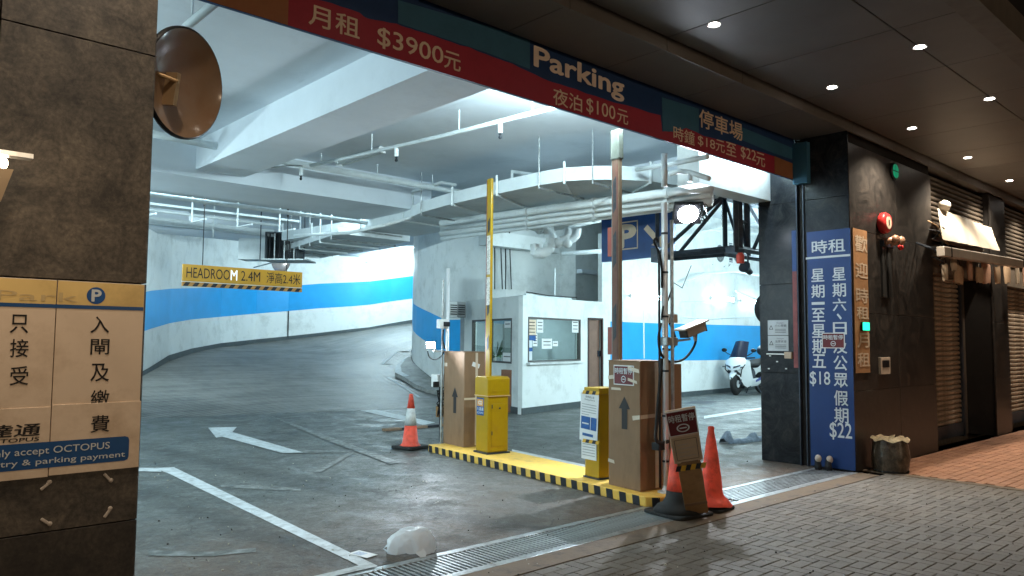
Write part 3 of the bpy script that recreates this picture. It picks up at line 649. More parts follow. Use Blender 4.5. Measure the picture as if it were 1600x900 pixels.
ltext('Parking', (835, 72), (974, 160), mat('print_ivory', (0.82, 0.66, 0.54), 0.5), 0.026)
ltext('夜泊', (864, 136), (909, 176), TANP, 0.008); ltext('$100', (916, 152), (961, 191), TANP, 0.004); ltext('元', (964, 169), (981, 196), TANP, 0.006)
ltext('停車場', (1092, 169), (1160, 221), TANP, 0.012); ltext('時鐘', (1052, 196), (1085, 228), TANP, 0.008)
ltext('$18', (1090, 211), (1117, 236), TANP, 0.004); ltext('元', (1118, 217), (1132, 240), TANP, 0.006); ltext('至', (1134, 221), (1150, 246), TANP, 0.006)
ltext('$22', (1157, 228), (1181, 255), TANP, 0.004); ltext('元', (1181, 237), (1195, 262), TANP, 0.006)

cn = structure('canopy_soffit')
MB().box((-12, 4.15, 4.46), (30, 5.3, 5.2)).box((-12, 1.9, 4.62), (30, 4.15, 5.2)).build('canopy_slab', JOINT, cn)
xs = [-3.5 + 1.32 * k for k in range(0, 26)]
for k in range(len(xs) - 1):
    x0, x1 = xs[k] + .004, xs[k + 1] - .004
    MB().box((x0, 4.17, 4.335), (x1, 4.895, 4.355)).build('soffit_panel', SOFFIT, cn, bevel=.002, seg=1) if x0 > -6 else None
    MB().box((x0, 4.136, 4.30), (x1, 4.16, 4.46)).build('drop_panel', SOFFIT, cn, bevel=.002, seg=1)
    MB().box((x0, 2.62, 4.43), (x1, 4.13, 4.455)).build('soffit_panel', SOFFIT, cn, bevel=.004, seg=1)
    MB().box((x0, 2.08, 4.43), (x1, 2.612, 4.455)).build('soffit_panel', SOFFIT, cn, bevel=.004, seg=1)
MB().box((-12, 1.86, 4.36), (30, 2.06, 4.62)).build('canopy_fascia', mat('fascia_paint', (0.10, 0.085, 0.07), 0.5, var=0.2), cn)

# ---------------------------------------------------------------- shop fronts right of the pillar
def slats(parent, x0, x1, y, z0, z1, n_, m, name='slat', depth=0.03, tilt=0.5):
    h = (z1 - z0) / n_
    me = bpy.data.meshes.new(name); w = x1 - x0
    prof = [(0, -h * .5), (-depth, -h * .28), (-depth * 1.1, 0), (-depth, h * .2), (0, h * .46)]
    vs = [(0, a, c) for a, c in prof] + [(w, a, c) for a, c in prof]
    me.from_pydata(vs, [], [(i, i + 1, i + 6, i + 5) for i in range(4)] + [(0, 5, 9, 4), (4, 3, 2, 1, 0), (5, 6, 7, 8, 9)]); me.materials.append(m)
    for k in range(n_):
        o = bpy.data.objects.new(name, me); COL.objects.link(o); o.parent = parent; o.location = (x0, y, z0 + (k + .5) * h)
SHUT = mat('brown_shutter_slat', (0.34, 0.275, 0.21), 0.5, metal=0.0, var=0.35, scale=3, stretch=(1, 1, 3), dirt=((0.04, 0.03, 0.022), 0.6, 2.5))
LOUV = mat('dark_louvre', (0.09, 0.075, 0.06), 0.5, var=0.2)
def shop(x0, x1, label, group, zl=3.05):
    t = thing('shop_front', label, 'shop front', group=group)
    MB().box((x0, 5.0, 0), (x1, 5.2, 4.42)).build('back_panel', BLKF, t)
    slats(t, x0 + .06, x1 - .55, 4.62, .24, 2.75, 30, SHUT)
    MB().box((x0, 4.6, 0.0), (x0 + .06, 4.7, 3.3)).box((x1 - .55, 4.56, 0), (x1 - .45, 4.7, 3.3)).build('guide_rail', DSTEEL, t)
    MB().box((x0 + .06, 4.56, .03), (x1 - .5, 4.66, .24)).build('bottom_rail', DSTEEL, t)
    MB().box((x1 - .44, 4.66, 0), (x1, 4.7, 2.9)).build('side_panel', mat('shop_side_panel', (0.07, 0.055, 0.045), 0.4, var=.3), t)
    MB().box((x0, 4.4, 2.75), (x1, 4.9, 3.2)).build('shutter_box', mat('shutter_box', (0.12, 0.10, 0.08), 0.5, var=.3), t)
    slats(t, x0, x1, 4.36, 3.25, 4.28, 13, LOUV, 'louvre', 0.05)
    return t
shop(12.6, 15.5, 'brown roller shutter shop with hanging bags and louvres beside the polished pillar', 'shop fronts')
shop(16.4, 19.8, 'farther shuttered shop at the right edge past the narrow stone pier', 'shop fronts')
shop(20.7, 24.0, 'farthest shuttered shop at the end of the arcade', 'shop fronts')
for x0, x1, lab in ((15.5, 16.4, 'narrow dark stone pier between the first two shuttered shops'), (19.8, 20.7, 'far dark stone pier between the second and third shops'), (24.0, 27.4, 'wide dark stone wall at the far end of the arcade')):
    t = thing('stone_pier', lab, 'pillar'); MB().box((x0 + .02, 4.222, 0), (x1 - .02, 5.2, 4.42)).build('pier_core', JOINT, t)
    stone_face(t, [x0, x1], [0, 1.0, 2.0, 3.07, 4.3], 4.2, 0.022, GR_F)
# ================================================================= LAMPS
COOL = (0.72, 0.95, 1.0)
TUBE = emit('lit_tube', COOL, 30.0); TUBEOFF = mat('unlit_tube', (0.75, 0.78, 0.78), 0.3)
def lamp_data(name, kind, energy, col, **k):
    d = bpy.data.lights.new(name, kind); d.energy = energy; d.color = col
    for a, v in k.items(): setattr(d, a, v)
    return d
def light(parent, name, kind, energy, col, loc, target=None, **k):
    o = bpy.data.objects.new(name, lamp_data(name, kind, energy, col, **k)); COL.objects.link(o); o.parent = parent; o.location = loc
    if target is not None: o.rotation_euler = (Vector(target) - Vector(loc)).to_track_quat('-Z', 'Y').to_euler()
    return o
def tube_lamp(o, xdir, out, L, label, lit=True, group='fluorescent batten lamps', two=False, power=0):
    """batten with its length along xdir, tube facing out"""
    t = thing('fluorescent_lamp', label, 'tube lamp', group=group, M=frame(o, xdir, out))
    MB().box((-L / 2, -.035, 0), (L / 2, .035, .045)).build('housing', WHITEP, t, bevel=.004, seg=1)
    for s in ((-1, 1) if two else (0,)):
        MB().tube([(-L / 2 + .03, s * .045, .075), (L / 2 - .03, s * .045, .075)], .016, 8).build('tube', TUBE if lit else TUBEOFF, t)
    for s in (-1, 1): MB().box((s * L / 2 - .012, -.06 if two else -.02, .02), (s * L / 2 + .012, .06 if two else .02, .095)).build('end_cap', WHITEP, t)
    power *= 1.18
    if power: light(t, 'tube_glow', 'AREA', power, COOL, (0, 0, .11), (0, 0, 1), shape='RECTANGLE', size=L, size_y=.08)
    return t
nrm = Vector((.08, -1, 0)).normalized(); al = Vector((1, .085, 0))
tube_lamp(gy(1125, 467, 13.33) + nrm * .03, al, nrm, 1.5, 'lit wall batten above the blue stripe nearest the scooter', two=True, power=140)
tube_lamp(gy(1005, 464, 13.1) + nrm * .03, al, nrm, 1.5, 'lit wall batten behind the steel pole, left one of two on the back wall', two=True, power=140)
tube_lamp((23.6, 13.68, 3.0), al, nrm, 1.5, 'lit wall batten on the back wall hidden past the pillar', two=True, power=140)
d_ = Vector((18.2 - 17.32, -0.1, 0)).normalized(); pL = gy(606, 412, 27.4)
tube_lamp(pL, (1, -.12, 0), (-.12, -1, 0), 1.9, 'lit wall batten high on the far ramp wall above the blue stripe', two=True, power=200)
tube_lamp((6.0, 9.95, 4.41), (0.0, 1, 0), (0, 0, -1), 1.2, 'unlit ceiling batten in the bay behind the first beam', lit=False, two=True)
for x, y, dx, o_, pw in ((-3.95, 8.0, (0, 1, 0), (1, 0, 0), 60), (-3.95, 12.0, (0, 1, 0), (1, 0, 0), 70), (0.5, 15.6, (1, 0, 0), (0, -1, 0), 170)):
    tube_lamp((x, y, 2.9), dx, o_, 1.5, 'lit wall batten out of sight behind the brown pillar, ' + {8.0: 'nearest the street', 12.0: 'middle of the side wall', 15.6: 'at the foot of the ramp'}[y], two=True, power=pw * 1.8, group='battens behind the brown pillar')
for x, y in ((2.8, 7.6), (7.0, 8.6), (7.2, 14.6), (4.5, 14.6), (10.4, 9.0)):
    pass
tube_lamp((11.6, 5.56, 3.5), (1, .3, 0), (-.45, .85, -.05), 1.5, 'added fill batten on the inner face of the street wall behind the polished pillar', two=True, power=210, group='added fill battens on the street wall')  # street wall battens are unseen fill, added to brighten booth and walls
tube_lamp((16.0, 5.56, 3.2), (1, 0, 0), (0, 1, 0), 1.5, 'added fill batten on the inner face of the street wall, middle one', two=True, power=230, group='added fill battens on the street wall')
tube_lamp((19.5, 5.56, 3.2), (1, 0, 0), (0, 1, 0), 1.5, 'added fill batten on the inner face of the street wall, farthest from the opening', two=True, power=230, group='added fill battens on the street wall')
tube_lamp((0.2, 8.6, 4.41), (0, 1, 0), (0, 0, -1), 1.5, 'lit ceiling batten in the bay behind the brown pillar', two=True, power=70, group='battens behind the brown pillar')
tube_lamp((17.2, 18.9 + 4.4, 4.9), (1, .3, 0), (-.3, 1, 0), 1.5, 'lit batten on the ramp side of the round core wall', two=True, power=260, group='battens on the core wall')

for x, lab in ((5.7, 'added fill batten behind the tariff board, above the island'), (8.7, 'added fill batten behind the right end of the tariff board')):  # unseen battens added as fill for the front ceiling
    tube_lamp((x, 5.06, 4.12), (1, 0, 0), (0, 1, -.15), 1.5, lab, two=True, power=140 if x < 6 else 60, group='added fill battens behind the tariff board')
for x in (1.0, 4.2, 7.2):  # unseen battens added behind the beam to brighten the ramp
    tube_lamp((x, 12.53, 4.22), (1, 0, 0), (0, 1, -.1), 1.5, 'added fill batten on the far side of the cross beam, ' + {1.0: 'left end', 4.2: 'above the headroom sign', 7.2: 'near the duct'}[x], two=True, power=20, group='added fill battens behind the cross beam')
for x, lab in ((0.6, 'left added fill batten behind the rear ceiling beam'), (4.6, 'right added fill batten behind the rear ceiling beam')):  # unseen battens added as fill on ramp wall and round core
    tube_lamp((x, 17.66 if x < 2 else 18.0, 4.27), (1, 0, 0) if x < 2 else (.66, -.75, 0), (0, 1, -.1) if x < 2 else (.75, .66, -.12), 1.5, lab, two=True, power=300 if x < 2 else 620, group='added fill battens behind the rear beam')
# flood lamp on its arm (the hard shadows towards the street come from it)
FW = emit('flood_lens', (0.80, 0.88, 1.0), 260.0)
fp = gd(1075, 335, 10.0)
t = thing('flood_lamp', 'blazing white floodlight beside the steel truss', 'floodlight', M=frame(fp, (1.0, -1.0, 0), (-.6, -.5, -.75)))
MB().box((-.19, -.16, -.07), (.19, .16, -.005)).build('housing', BLACKP, t, bevel=.01)
MB().lathe([(.125, -.004), (.135, .0), (.125, .006), (.08, .03), (.001, .04)], 24).build('lens', FW, t)
MB().tube([(-.15, 0, -.03), (-.15, 0, -.14), (.15, 0, -.14), (.15, 0, -.03)], .012, 6).build('yoke', BLACKP, t)
light(t, 'flood_beam', 'SPOT', 680, (0.80, 0.90, 1.0), (0, 0, .06), (0, 0, 1), spot_size=rad(112), spot_blend=.45, shadow_soft_size=.035)
fp2 = gd(673, 539, 11.2)
t = thing('flood_lamp', 'small white floodlight on an arm of the far post, behind the tall carton', 'floodlight', M=frame(fp2, (1, -1, 0), (-.6, -.75, -.2)))
MB().box((-.07, -.05, -.05), (.07, .05, -.004)).build('housing', BLACKP, t, bevel=.006)
MB().box((-.06, -.042, -.003), (.06, .042, .002)).build('lens', FW, t)
light(t, 'flood_beam', 'SPOT', 110, (0.82, 0.92, 1.0), (0, 0, .05), (0, 0, 1), spot_size=rad(150), spot_blend=.5, shadow_soft_size=.03)

# canopy downlights
DL = emit('downlight_lens', (1.0, 0.93, 0.84), 40.0)
dls = [(1116, 38, 'canopy downlight nearest the camera, above the word Parking'), (1437, 73, 'outer canopy downlight nearest the street corner'), (1300, 136, 'second inner canopy downlight from the camera'),
       (1546, 154, 'second outer canopy downlight along the fascia'), (1425, 200, 'third inner canopy downlight, above the polished pillar'), (1512, 246, 'fourth inner canopy downlight, above the shutter louvres'), (1577, 282, 'fifth inner canopy downlight near the right edge')]
for i, (px, py, lab) in enumerate(dls):
    p = gz(px, py, 4.43)
    t = thing('downlight', lab, 'downlight', (p.x, p.y, 4.43), group='downlights in the canopy')
    MB().lathe([(.062, -.006), (.062, .012), (.045, .012), (.045, -.006)], 20, cap=False).build('trim_ring', STEEL, t)
    MB().lathe([(.046, -.004), (.046, .006)], 20).build('lens', DL, t)
    light(t, 'downlight_beam', 'SPOT', 24 if i < 4 else 380, (1.0, 0.86, 0.68), (0, 0, -.03), (0, 0, -1), spot_size=rad(125), spot_blend=.8, shadow_soft_size=.045)
weak_beam = lamp_data('downlight_beam', 'SPOT', 22, (1.0, 0.84, 0.66), spot_size=rad(125), spot_blend=.8, shadow_soft_size=.045)
near_beam = lamp_data('downlight_beam', 'SPOT', 85, (1.0, 0.84, 0.66), spot_size=rad(125), spot_blend=.8, shadow_soft_size=.045)
for x in (17.6, 20.2, 22.8):
    t = copy_thing(t, loc=(x, 3.75, 4.43), label={17.6: 'nearer', 20.2: 'middle', 22.8: 'farthest'}[x] + ' of three canopy downlights over the far shops')
for x, y in ((3.45, 3.67), (1.1, 3.67), (-1.2, 3.67), (5.45, 2.6), (3.2, 2.6), (0.9, 2.6)):
    t = copy_thing(t, loc=(x, y, 4.43), label='canopy downlight in the %s row %s' % (('inner', 'outer')[y < 3], {3.45: 'over the middle of the tariff board', 1.1: 'over the brown pillar', -1.2: 'left of the brown pillar', 5.45: 'level with the island', 3.2: 'in front of the 3900 price', .9: 'in front of the brown pillar'}[x]))
    for ch in t.children:
        if ch.type == 'LIGHT': ch.data = near_beam if x < 2 else weak_beam
# unseen lamp posts added behind the camera as warm fill for tariff board and soffit
for k, (lx, ly, lab) in enumerate(((-6.0, -15.0, 'added grey fill lamp post on the far kerb behind the viewer'), (9.0, -16.0, 'second added grey fill lamp post farther along the far kerb'))):
    t = thing('street_fill_lamp', lab, 'fill lamp', (lx, ly, 0), group='added fill lamps on the far kerb')
    MB().tube([(0, 0, -.14), (0, 0, 2), (0, 0, 3.9)], [.09, .07, .05], 10).build('post', GALV, t)
    MB().tube([(0, 0, 3.85), (.0, .5, 4.2), (0, 1.2, 4.3)], .035, 8).build('arm', GALV, t)
    MB().box((-.2, 1.0, 4.25), (.2, 1.7, 4.35)).build('fill_lamp_head', GALV, t, bevel=.02)
    MB().box((-.15, 1.1, 4.235), (.15, 1.6, 4.248)).build('lens', emit('street_fill_lens', (1, .76, .5), 25), t)
    light(t, 'street_fill_glow', 'POINT', (800, 1300)[k], (1.0, 0.76, 0.52), (0, 1.4, 4.0), shadow_soft_size=.2)

# ================================================================= ENTRANCE ISLAND AND WHAT STANDS ON IT
U0 = Vector((-.135, -.99, 0)).normalized()
isl = thing('kerb_island', 'yellow entrance island edged in black and yellow stripes under the cartons and barriers', 'traffic island', M=frame((6.66, 9.02, 0), U0))
IL, IW, IH = 4.42, .66, .10
MB().prism([(0, 0.02), (.03, 0), (IL - .02, 0), (IL + .06, .10), (IL + .08, .2), (IL + .06, IW), (0.02, IW)], 0, IH).build('island_body', YELF, isl, bevel=.012)
ns = 23; pitch = (IL - .05) / ns
stm = bpy.data.meshes.new('stripe'); b = MB(); w = pitch * .5
b.add([(0, -.004, .004), (w, -.004, .004), (w - .012, -.004, IH - .006), (-.012, -.004, IH - .006), (0, .01, .004), (w, .01, .004), (w - .012, .01, IH - .006), (-.012, .01, IH - .006)], [(0, 1, 2, 3), (1, 5, 6, 2), (4, 0, 3, 7), (3, 2, 6, 7), (5, 4, 7, 6)])
stm.from_pydata(b.v, [], b.f); stm.materials.append(BLKF)
for k in range(ns):
    o = bpy.data.objects.new('stripe', stm); COL.objects.link(o); o.parent = isl; o.location = (.05 + k * pitch + random.uniform(-.006, .006), 0, 0)
MB().add([(IL + .028, .045, .004), (IL + .072, .11, .004), (IL + .066, .11, IH - .006), (IL + .022, .045, IH - .006)], [(0, 1, 2, 3)]).build('stripe', BLKF, isl)
MB().add([(IL + .083, .22, .004), (IL + .075, .34, .004), (IL + .072, .34, IH - .006), (IL + .080, .22, IH - .006)], [(0, 1, 2, 3)]).build('stripe', BLKF, isl)

FPL = face_plane((0, 0, 0), (1, 0, 0), (0, 0, 1))
def uparrow(parent, cx, z0, z1, w, m):
    h = z1 - z0; s = w * .24
    flat([(cx - s, z0), (cx + s, z0), (cx + s, z1 - h * .38), (cx + w / 2, z1 - h * .38), (cx, z1), (cx - w / 2, z1 - h * .38), (cx - s, z1 - h * .38)], FPL, m, parent, .003, 'printed_arrow')
def red_notice(parent, M, x0, z0, w, h, name='red_notice', lift=.0045):
    """maroon notice: hourly parking suspended, with a no-entry roundel"""
    b = MB().add([(x0, z0, 0), (x0 + w, z0, 0), (x0 + w, z0 + h, 0), (x0, z0 + h, 0), (x0, z0, lift), (x0 + w, z0, lift), (x0 + w, z0 + h, lift), (x0, z0 + h, lift)], [(4, 5, 6, 7), (0, 1, 5, 4), (1, 2, 6, 5), (2, 3, 7, 6), (3, 0, 4, 7)], M)
    n_ = b.build(name, PAPER, parent)
    e = w * .035
    flat(rect(x0 + e, z0 + e, x0 + w - e, z0 + h - e), M, REDN, n_, lift + .001, 'red_field')
    text('時租暫停', M, (x0 + w * .07, z0 + h * .56, x0 + w * .93, z0 + h * .86), WPRINT, n_, .008, lift + .002)
    cx, cz, r = x0 + w * .5, z0 + h * .30, h * .17
    ring(M, cx, cz, r * .76, r, WPRINT, n_, lift + .002, 'roundel'); flat(rect(cx - r * .55, cz - r * .14, cx + r * .55, cz + r * .14), M, WPRINT, n_, lift + .002, 'roundel_bar')
    return n_
# far carton
def carton(label, o, w, d, h, arrow):
    t = thing('carton', label, 'cardboard box', M=frame(o, U0))
    MB().box((0, 0, 0), (w, d, h)).build('box_body', CARD, t, bevel=.006)
    for a, b2 in (((-.004, -.004), (w * .52, d + .004)), ((w * .53, -.004), (w + .004, d + .004))):
        MB().box((a[0], a[1], h), (b2[0], b2[1], h + .006)).build('top_flap', CARD, t)
    MB().box((w, d * .46, 0.02), (w + .003, d * .56, h - .01)).build('packing_tape', TAPE, t)
    uparrow(t, *arrow, INK)
    return t
c1 = carton('tall brown carton with black up arrow, far one beside the yellow barrier cabinet', gz(692, 692, IH + .002), .58, .40, 1.335, (.33, .46, .83, .17))
flat([(.02, 1.12), (.10, 1.12), (.10, 1.17), (.02, 1.17)], FPL, TAPE, c1, .003, 'tape_piece')
RS1 = face_plane((.58, 0, 0), (0, 1, 0), (0, 0, 1))
flat([(.12, 1.14), (.24, 1.10), (.26, 1.16), (.14, 1.2)], RS1, PAPER, c1, .003, 'paper_label')
MB().box((.582, .002, .66), (.586, .38, .69)).build('tape_piece', TAPE, c1)
c2 = carton('tall brown carton with black up arrow and red suspension notice, near end of the island', gz(951, 757, IH + .002), .47, .46, 1.30, (.245, .60, .935, .17))
red_notice(c2, FPL, .085, 1.05, .30, .205)
for x0, z0, x1, z1, sk in ((-.0, 1.10, .09, 1.14, .01), (.30, 1.21, .47, 1.25, -.03), (.30, 1.10, .44, 1.13, -.03), (.05, .995, .2, 1.02, 0), (0.0, .24, .10, .275, -.01)):
    flat([(x0, z0), (x1, z0 + sk), (x1 - .01, z1 + sk), (x0, z1)], FPL, TAPE, c2, .007, 'tape_piece')
flat([(.37, .70), (.47, .72), (.47, .76), (.36, .745)], FPL, TAPE, c2, .004, 'tape_piece')
RS2 = face_plane((.47, 0, 0), (0, 1, 0), (0, 0, 1))
flat([(0, .72), (.44, .74), (.44, .775), (0, .76)], RS2, TAPE, c2, .005, 'tape_piece')
MB().box((.40, .47, .01), (.455, .62, 1.27)).build('side_flap', CARD, c2)
# yellow barrier cabinet with raised boom
ycab = thing('barrier_cabinet', 'yellow parking barrier cabinet with raised boom and payment sticker', 'parking barrier', M=frame(gz(743, 706, IH + .002), U0))
cw, cd, chh = .295, .33, 1.02
MB().box((0, 0, 0.02), (cw, cd, chh - .26)).build('cabinet_body', YEL, ycab, bevel=.012)
MB().box((-.02, -.02, 0), (cw + .02, cd + .02, .02)).build('base_plate', DSTEEL, ycab)
MB().prism([(-.012, chh - .255), (-.012, chh - .03), (.03, chh), (cw - .03, chh), (cw + .012, chh - .03), (cw + .012, chh - .255)], 0, cd + .024, Matrix.Translation((0, cd + .012, 0)) @ Matrix.Rotation(rad(90), 4, 'X')).build('cabinet_hood', YEL, ycab, bevel=.008)
MB().box((-.018, -.018, chh - .262), (cw + .018, cd + .018, chh - .250)).build('hood_lip', mat('tan_edge', (.6, .4, .2), .5), ycab)
MB().box((cw, .06, .10), (cw + .008, cd - .03, chh - .36)).build('door', YEL, ycab, bevel=.003)
MB().lathe([(.012, 0), (.012, .012), (.006, .012)], 10, Matrix.Translation((cw + .008, cd * .55, chh - .42)) @ Matrix.Rotation(rad(90), 4, 'Y')).build('lock', DSTEEL, ycab)
MB().box((cw + .012, .05, chh - .20), (cw + .018, cd - .03, chh - .185)).build('hood_rail', YEL, ycab)
for z in (.25, .6): MB().tube([(cw + .012, .06, z), (cw + .012, .06, z + .05)], .007, 6).build('hinge', DSTEEL, ycab)
flat(rect(.02, .50, .20, .735), FPL, INKB, ycab, .003, 'payment_sticker'); flat(rect(.035, .62, .185, .715), FPL, mat('sticker_orange', (.62, .30, .08), .5), ycab, .004, 'sticker_panel')
ring(FPL, .09, .668, .016, .026, WPRINT, ycab, .005, 'logo'); ring(FPL, .132, .668, .016, .026, WPRINT, ycab, .005, 'logo')
text('八達通', FPL, (.03, .56, .19, .608), WPRINT, ycab, .01, .005); text('OCTOPUS', FPL, (.03, .52, .19, .545), WPRINT, ycab, .01, .005)
def boom(parent, x, y, z0, z1, w, m, m2):
    MB().box((x, y, z0), (x + w, y + .035, z1)).build('boom', m, parent, bevel=.004)
    MB().box((x - .018, y + .004, z0 - .2), (x - .002, y + .031, z1 - .01)).build('boom_edge', m2, parent)
boom(ycab, .10, .08, chh - .05, 3.72, .105, YEL, mat('boom_red', (.20, .02, .02), .5))
for z0, z1 in ((1.35, 1.58), (1.82, 2.03), (2.95, 3.18)):
    MB().add([(.13, .076, z0), (.18, .076, z0 + .06), (.18, .076, z1), (.13, .076, z1 - .06)], [(0, 1, 2, 3)]).build('black_chevron', BLKF, ycab)
MB().box((.115, .072, 2.40), (.19, .08, 2.93)).build('reflective_strip', mat('checked_strip', (.55, .52, .48), .5, var=.6, scale=60), ycab)
MB().box((.115, .072, 1.98), (.19, .08, 2.36)).build('reflective_strip', mat('checked_strip', (.55, .52, .48), .5), ycab)
# yellow ticket post with taped posters
yp = thing('ticket_post', 'slim yellow ticket terminal with taped white notice sheets', 'ticket machine', M=frame(gz(914, 745, IH + .002), U0))
MB().box((0, 0, .015), (.235, .30, .98)).build('cabinet_body', YEL, yp, bevel=.008); MB().box((-.015, -.015, 0), (.25, .315, .015)).build('base_plate', DSTEEL, yp)
MB().box((-.008, -.008, .92), (.243, .308, .99)).build('cabinet_hood', YEL, yp, bevel=.006)
pm = FPL @ Matrix.Rotation(rad(-3), 4, 'Z')
def sheet(parent, M, x0, z0, x1, z1, lift, name='notice_sheet'):
    b = MB().add([(x0, z0, lift), (x1, z0, lift), (x1, z1, lift), (x0, z1, lift), (x0, z0, lift + .003), (x1, z0, lift + .003), (x1, z1, lift + .003), (x0, z1, lift + .003)], [(4, 5, 6, 7), (0, 1, 5, 4), (1, 2, 6, 5), (2, 3, 7, 6), (3, 0, 4, 7)], M); return b.build(name, PAPER, parent)
s1 = sheet(yp, pm, -.10, .40, .20, .93, .012); s2 = sheet(yp, FPL, -.05, .20, .20, .52, .006)
text('停車場公告', pm, (-.02, .875, .13, .90), INK, s1, 0, .017); text('Parking Notice', pm, (-.03, .845, .14, .865), INK, s1, 0, .017)
for k in range(5): flat(rect(-.075, .80 - k * .028, .17 - (k == 4) * .12, .807 - k * .028), pm, GREYP, s1, .017, 'text_line')
flat(rect(-.08, .53, .075, .67), pm, INKB, s1, .017, 'photo_print'); flat(rect(.085, .53, .18, .67), pm, INKB, s1, .017, 'photo_print')
flat(rect(-.06, .585, .05, .60), pm, WPRINT, s1, .018, 'photo_print'); flat(rect(-.05, .455, .13, .485), pm, INKB, s1, .017, 'blue_strip')
for k in range(5): flat(rect(-.03, .36 - k * .03, .18, .368 - k * .03), FPL, GREYP, s2, .011, 'text_line')
HAZ = [mat('hazard_yellow', (.62, .35, .03), .4), BLKF]
for z in (.935, .40):
    for k in range(5):
        x0 = -.03 + k * .055
        flat([(x0, z - .02), (x0 + .055, z - .02), (x0 + .075, z + .02), (x0 + .02, z + .02)], FPL, HAZ[k % 2], yp, .018, 'hazard_tape')
# second boom rising from behind the near carton
bm2 = thing('raised_boom', 'weathered brown barrier boom standing upright behind the near carton', 'barrier arm', M=frame((6.44, 5.345, IH), U0))
WB = mat('weathered_boom', (.12, .05, .035), .6, var=.35, scale=7, stretch=(1, 1, .4), dirt=((.10, .085, .06), .5, 6))
MB().box((-.05, 0, .0), (.045, .06, 3.62)).build('boom', WB, bm2, bevel=.005); MB().box((-.062, .006, .0), (-.051, .054, 3.62)).build('boom_edge', mat('boom_grey_edge', (.16, .17, .15), .5), bm2)
MB().box((.046, .006, .0), (.053, .054, 3.60)).build('boom_edge', mat('boom_pale_edge', (.22, .15, .10), .5), bm2)
MB().box((-.066, -.012, 3.50), (.066, .072, 3.84)).build('wrapped_tip', mat('grey_cloth', (.09, .095, .08), .8, var=.3), bm2, bevel=.015)
for z0, z1 in ((1.36, 1.66), (2.44, 2.76)): MB().box((-.135, .012, z0), (-.064, .05, z1)).build('marker_plate', mat('marker_red', (.22, .05, .035), .5, dirt=((.3, .14, .05), .3, 8)), bm2)
for z0 in (1.5, 2.3, 2.9): MB().add([(-.03, -.003, z0), (.02, -.003, z0 + .06), (.02, -.003, z0 + .42), (-.03, -.003, z0 + .36)], [(0, 1, 2, 3)]).build('black_chevron', BLKF, bm2)

# steel camera pole
cp = thing('camera_pole', 'shiny steel camera pole with looped black cables at the near end of the island', 'pole', (6.40, 4.66, IH))
MB().tube([(0, 0, 0), (0, 0, 2.93)], .032, 14).build('pole_shaft', STEEL, cp, smooth=True)
MB().tube([(.06, -.045, 0.0), (.06, -.045, 2.75)], .018, 8).build('conduit', GALV, cp, smooth=True)
MB().tube([(-.055, .03, 0.05), (-.055, .03, 2.4)], .012, 8).build('cable', BLACKR, cp, smooth=True)
MB().lathe([(.085, 0), (.085, .012), (.04, .02), (.034, .07)], 18).build('flange', STEEL, cp, smooth=False)
for z in (.3, .75, 1.2, 1.75, 2.2, 2.6): MB().lathe([(.036, z), (.036, z + .02)], 12).build('clamp_band', DSTEEL, cp)
def plocal(px, py, dy=0): p = gy(px, py, 4.66 + dy); return (p.x - 6.40, p.y - 4.66, p.z - IH)
def cable(pxs, r=.011, name='cable', dy=0): MB().tube(spline([plocal(a, b, dy) for a, b in pxs], 6), r, 8).build(name, BLACKR, cp, smooth=True)
cable([(1033, 505), (1029, 530), (1034, 555), (1050, 565), (1070, 560), (1085, 540), (1088, 522)], .013)
cable([(1046, 505), (1053, 520), (1056, 535), (1048, 546), (1036, 545)], .011)
cable([(1034, 560), (1031, 600), (1027, 650), (1025, 685), (1033, 692), (1044, 690)], .018, dy=-.03)
cable([(1050, 452), (1044, 468), (1036, 480), (1034, 500)], .010)
cable([(1028, 378), (1026, 372), (1022, 378), (1030, 395), (1034, 420), (1034, 450)], .012)
MB().box(plocal(1046, 504), tuple(Vector(plocal(1059, 491)) + Vector((0, .05, 0)))).build('junction_box', mat('beige_plastic', (.42, .33, .25), .5), cp, bevel=.004)
MB().box(tuple(Vector(plocal(1036, 540)) + Vector((0, -.05, 0))), tuple(Vector(plocal(1053, 527)) + Vector((0, .05, 0)))).build('bracket_clamp', GALV, cp, bevel=.004)
MB().box(tuple(Vector(plocal(1027, 704)) + Vector((0, -.02, 0))), tuple(Vector(plocal(1044, 690)) + Vector((0, .07, 0)))).build('black_box', BLACKP, cp, bevel=.004)
for z in (.5, .58, .66): MB().tube(spline([(-.03, -.03, z), (-.08, -.05, z - .1), (-.05, -.04, z - .22)], 5), .004, 5).build('loose_wire', WHITEP, cp)
MB().tube([plocal(1048, 534), plocal(1078, 530)], .012, 8).build('bracket_arm', GALV, cp)
cc = gy(1081, 516, 4.66); cdir = Vector((-.80, .10, -.24)).normalized()
t = thing('security_camera', 'grey box camera with sunshield on the steel pole arm', 'camera', M=frame(cc, cdir) @ Matrix.Scale(1.22, 4))
MB().box((-.13, -.05, -.04), (.11, .05, .035)).build('housing', mat('camera_grey', (.28, .25, .22), .5, var=.2), t, bevel=.006)
MB().prism([(-.17, .036), (.15, .036), (.15, .05), (-.17, .05)], -.062, .062, Matrix.Rotation(rad(90), 4, 'X')).build('sunshield', mat('camera_shield', (.42, .38, .33), .5), t)
MB().box((.11, -.045, -.035), (.115, .045, .03)).build('front_glass', BLACKP, t); MB().box((-.137, -.05, -.045), (-.13, .05, .03)).build('rear_plate', BLACKP, t)
MB().tube([(-.02, 0, -.04), (-.02, 0, -.10)], .016, 8).build('mount', GALV, t)

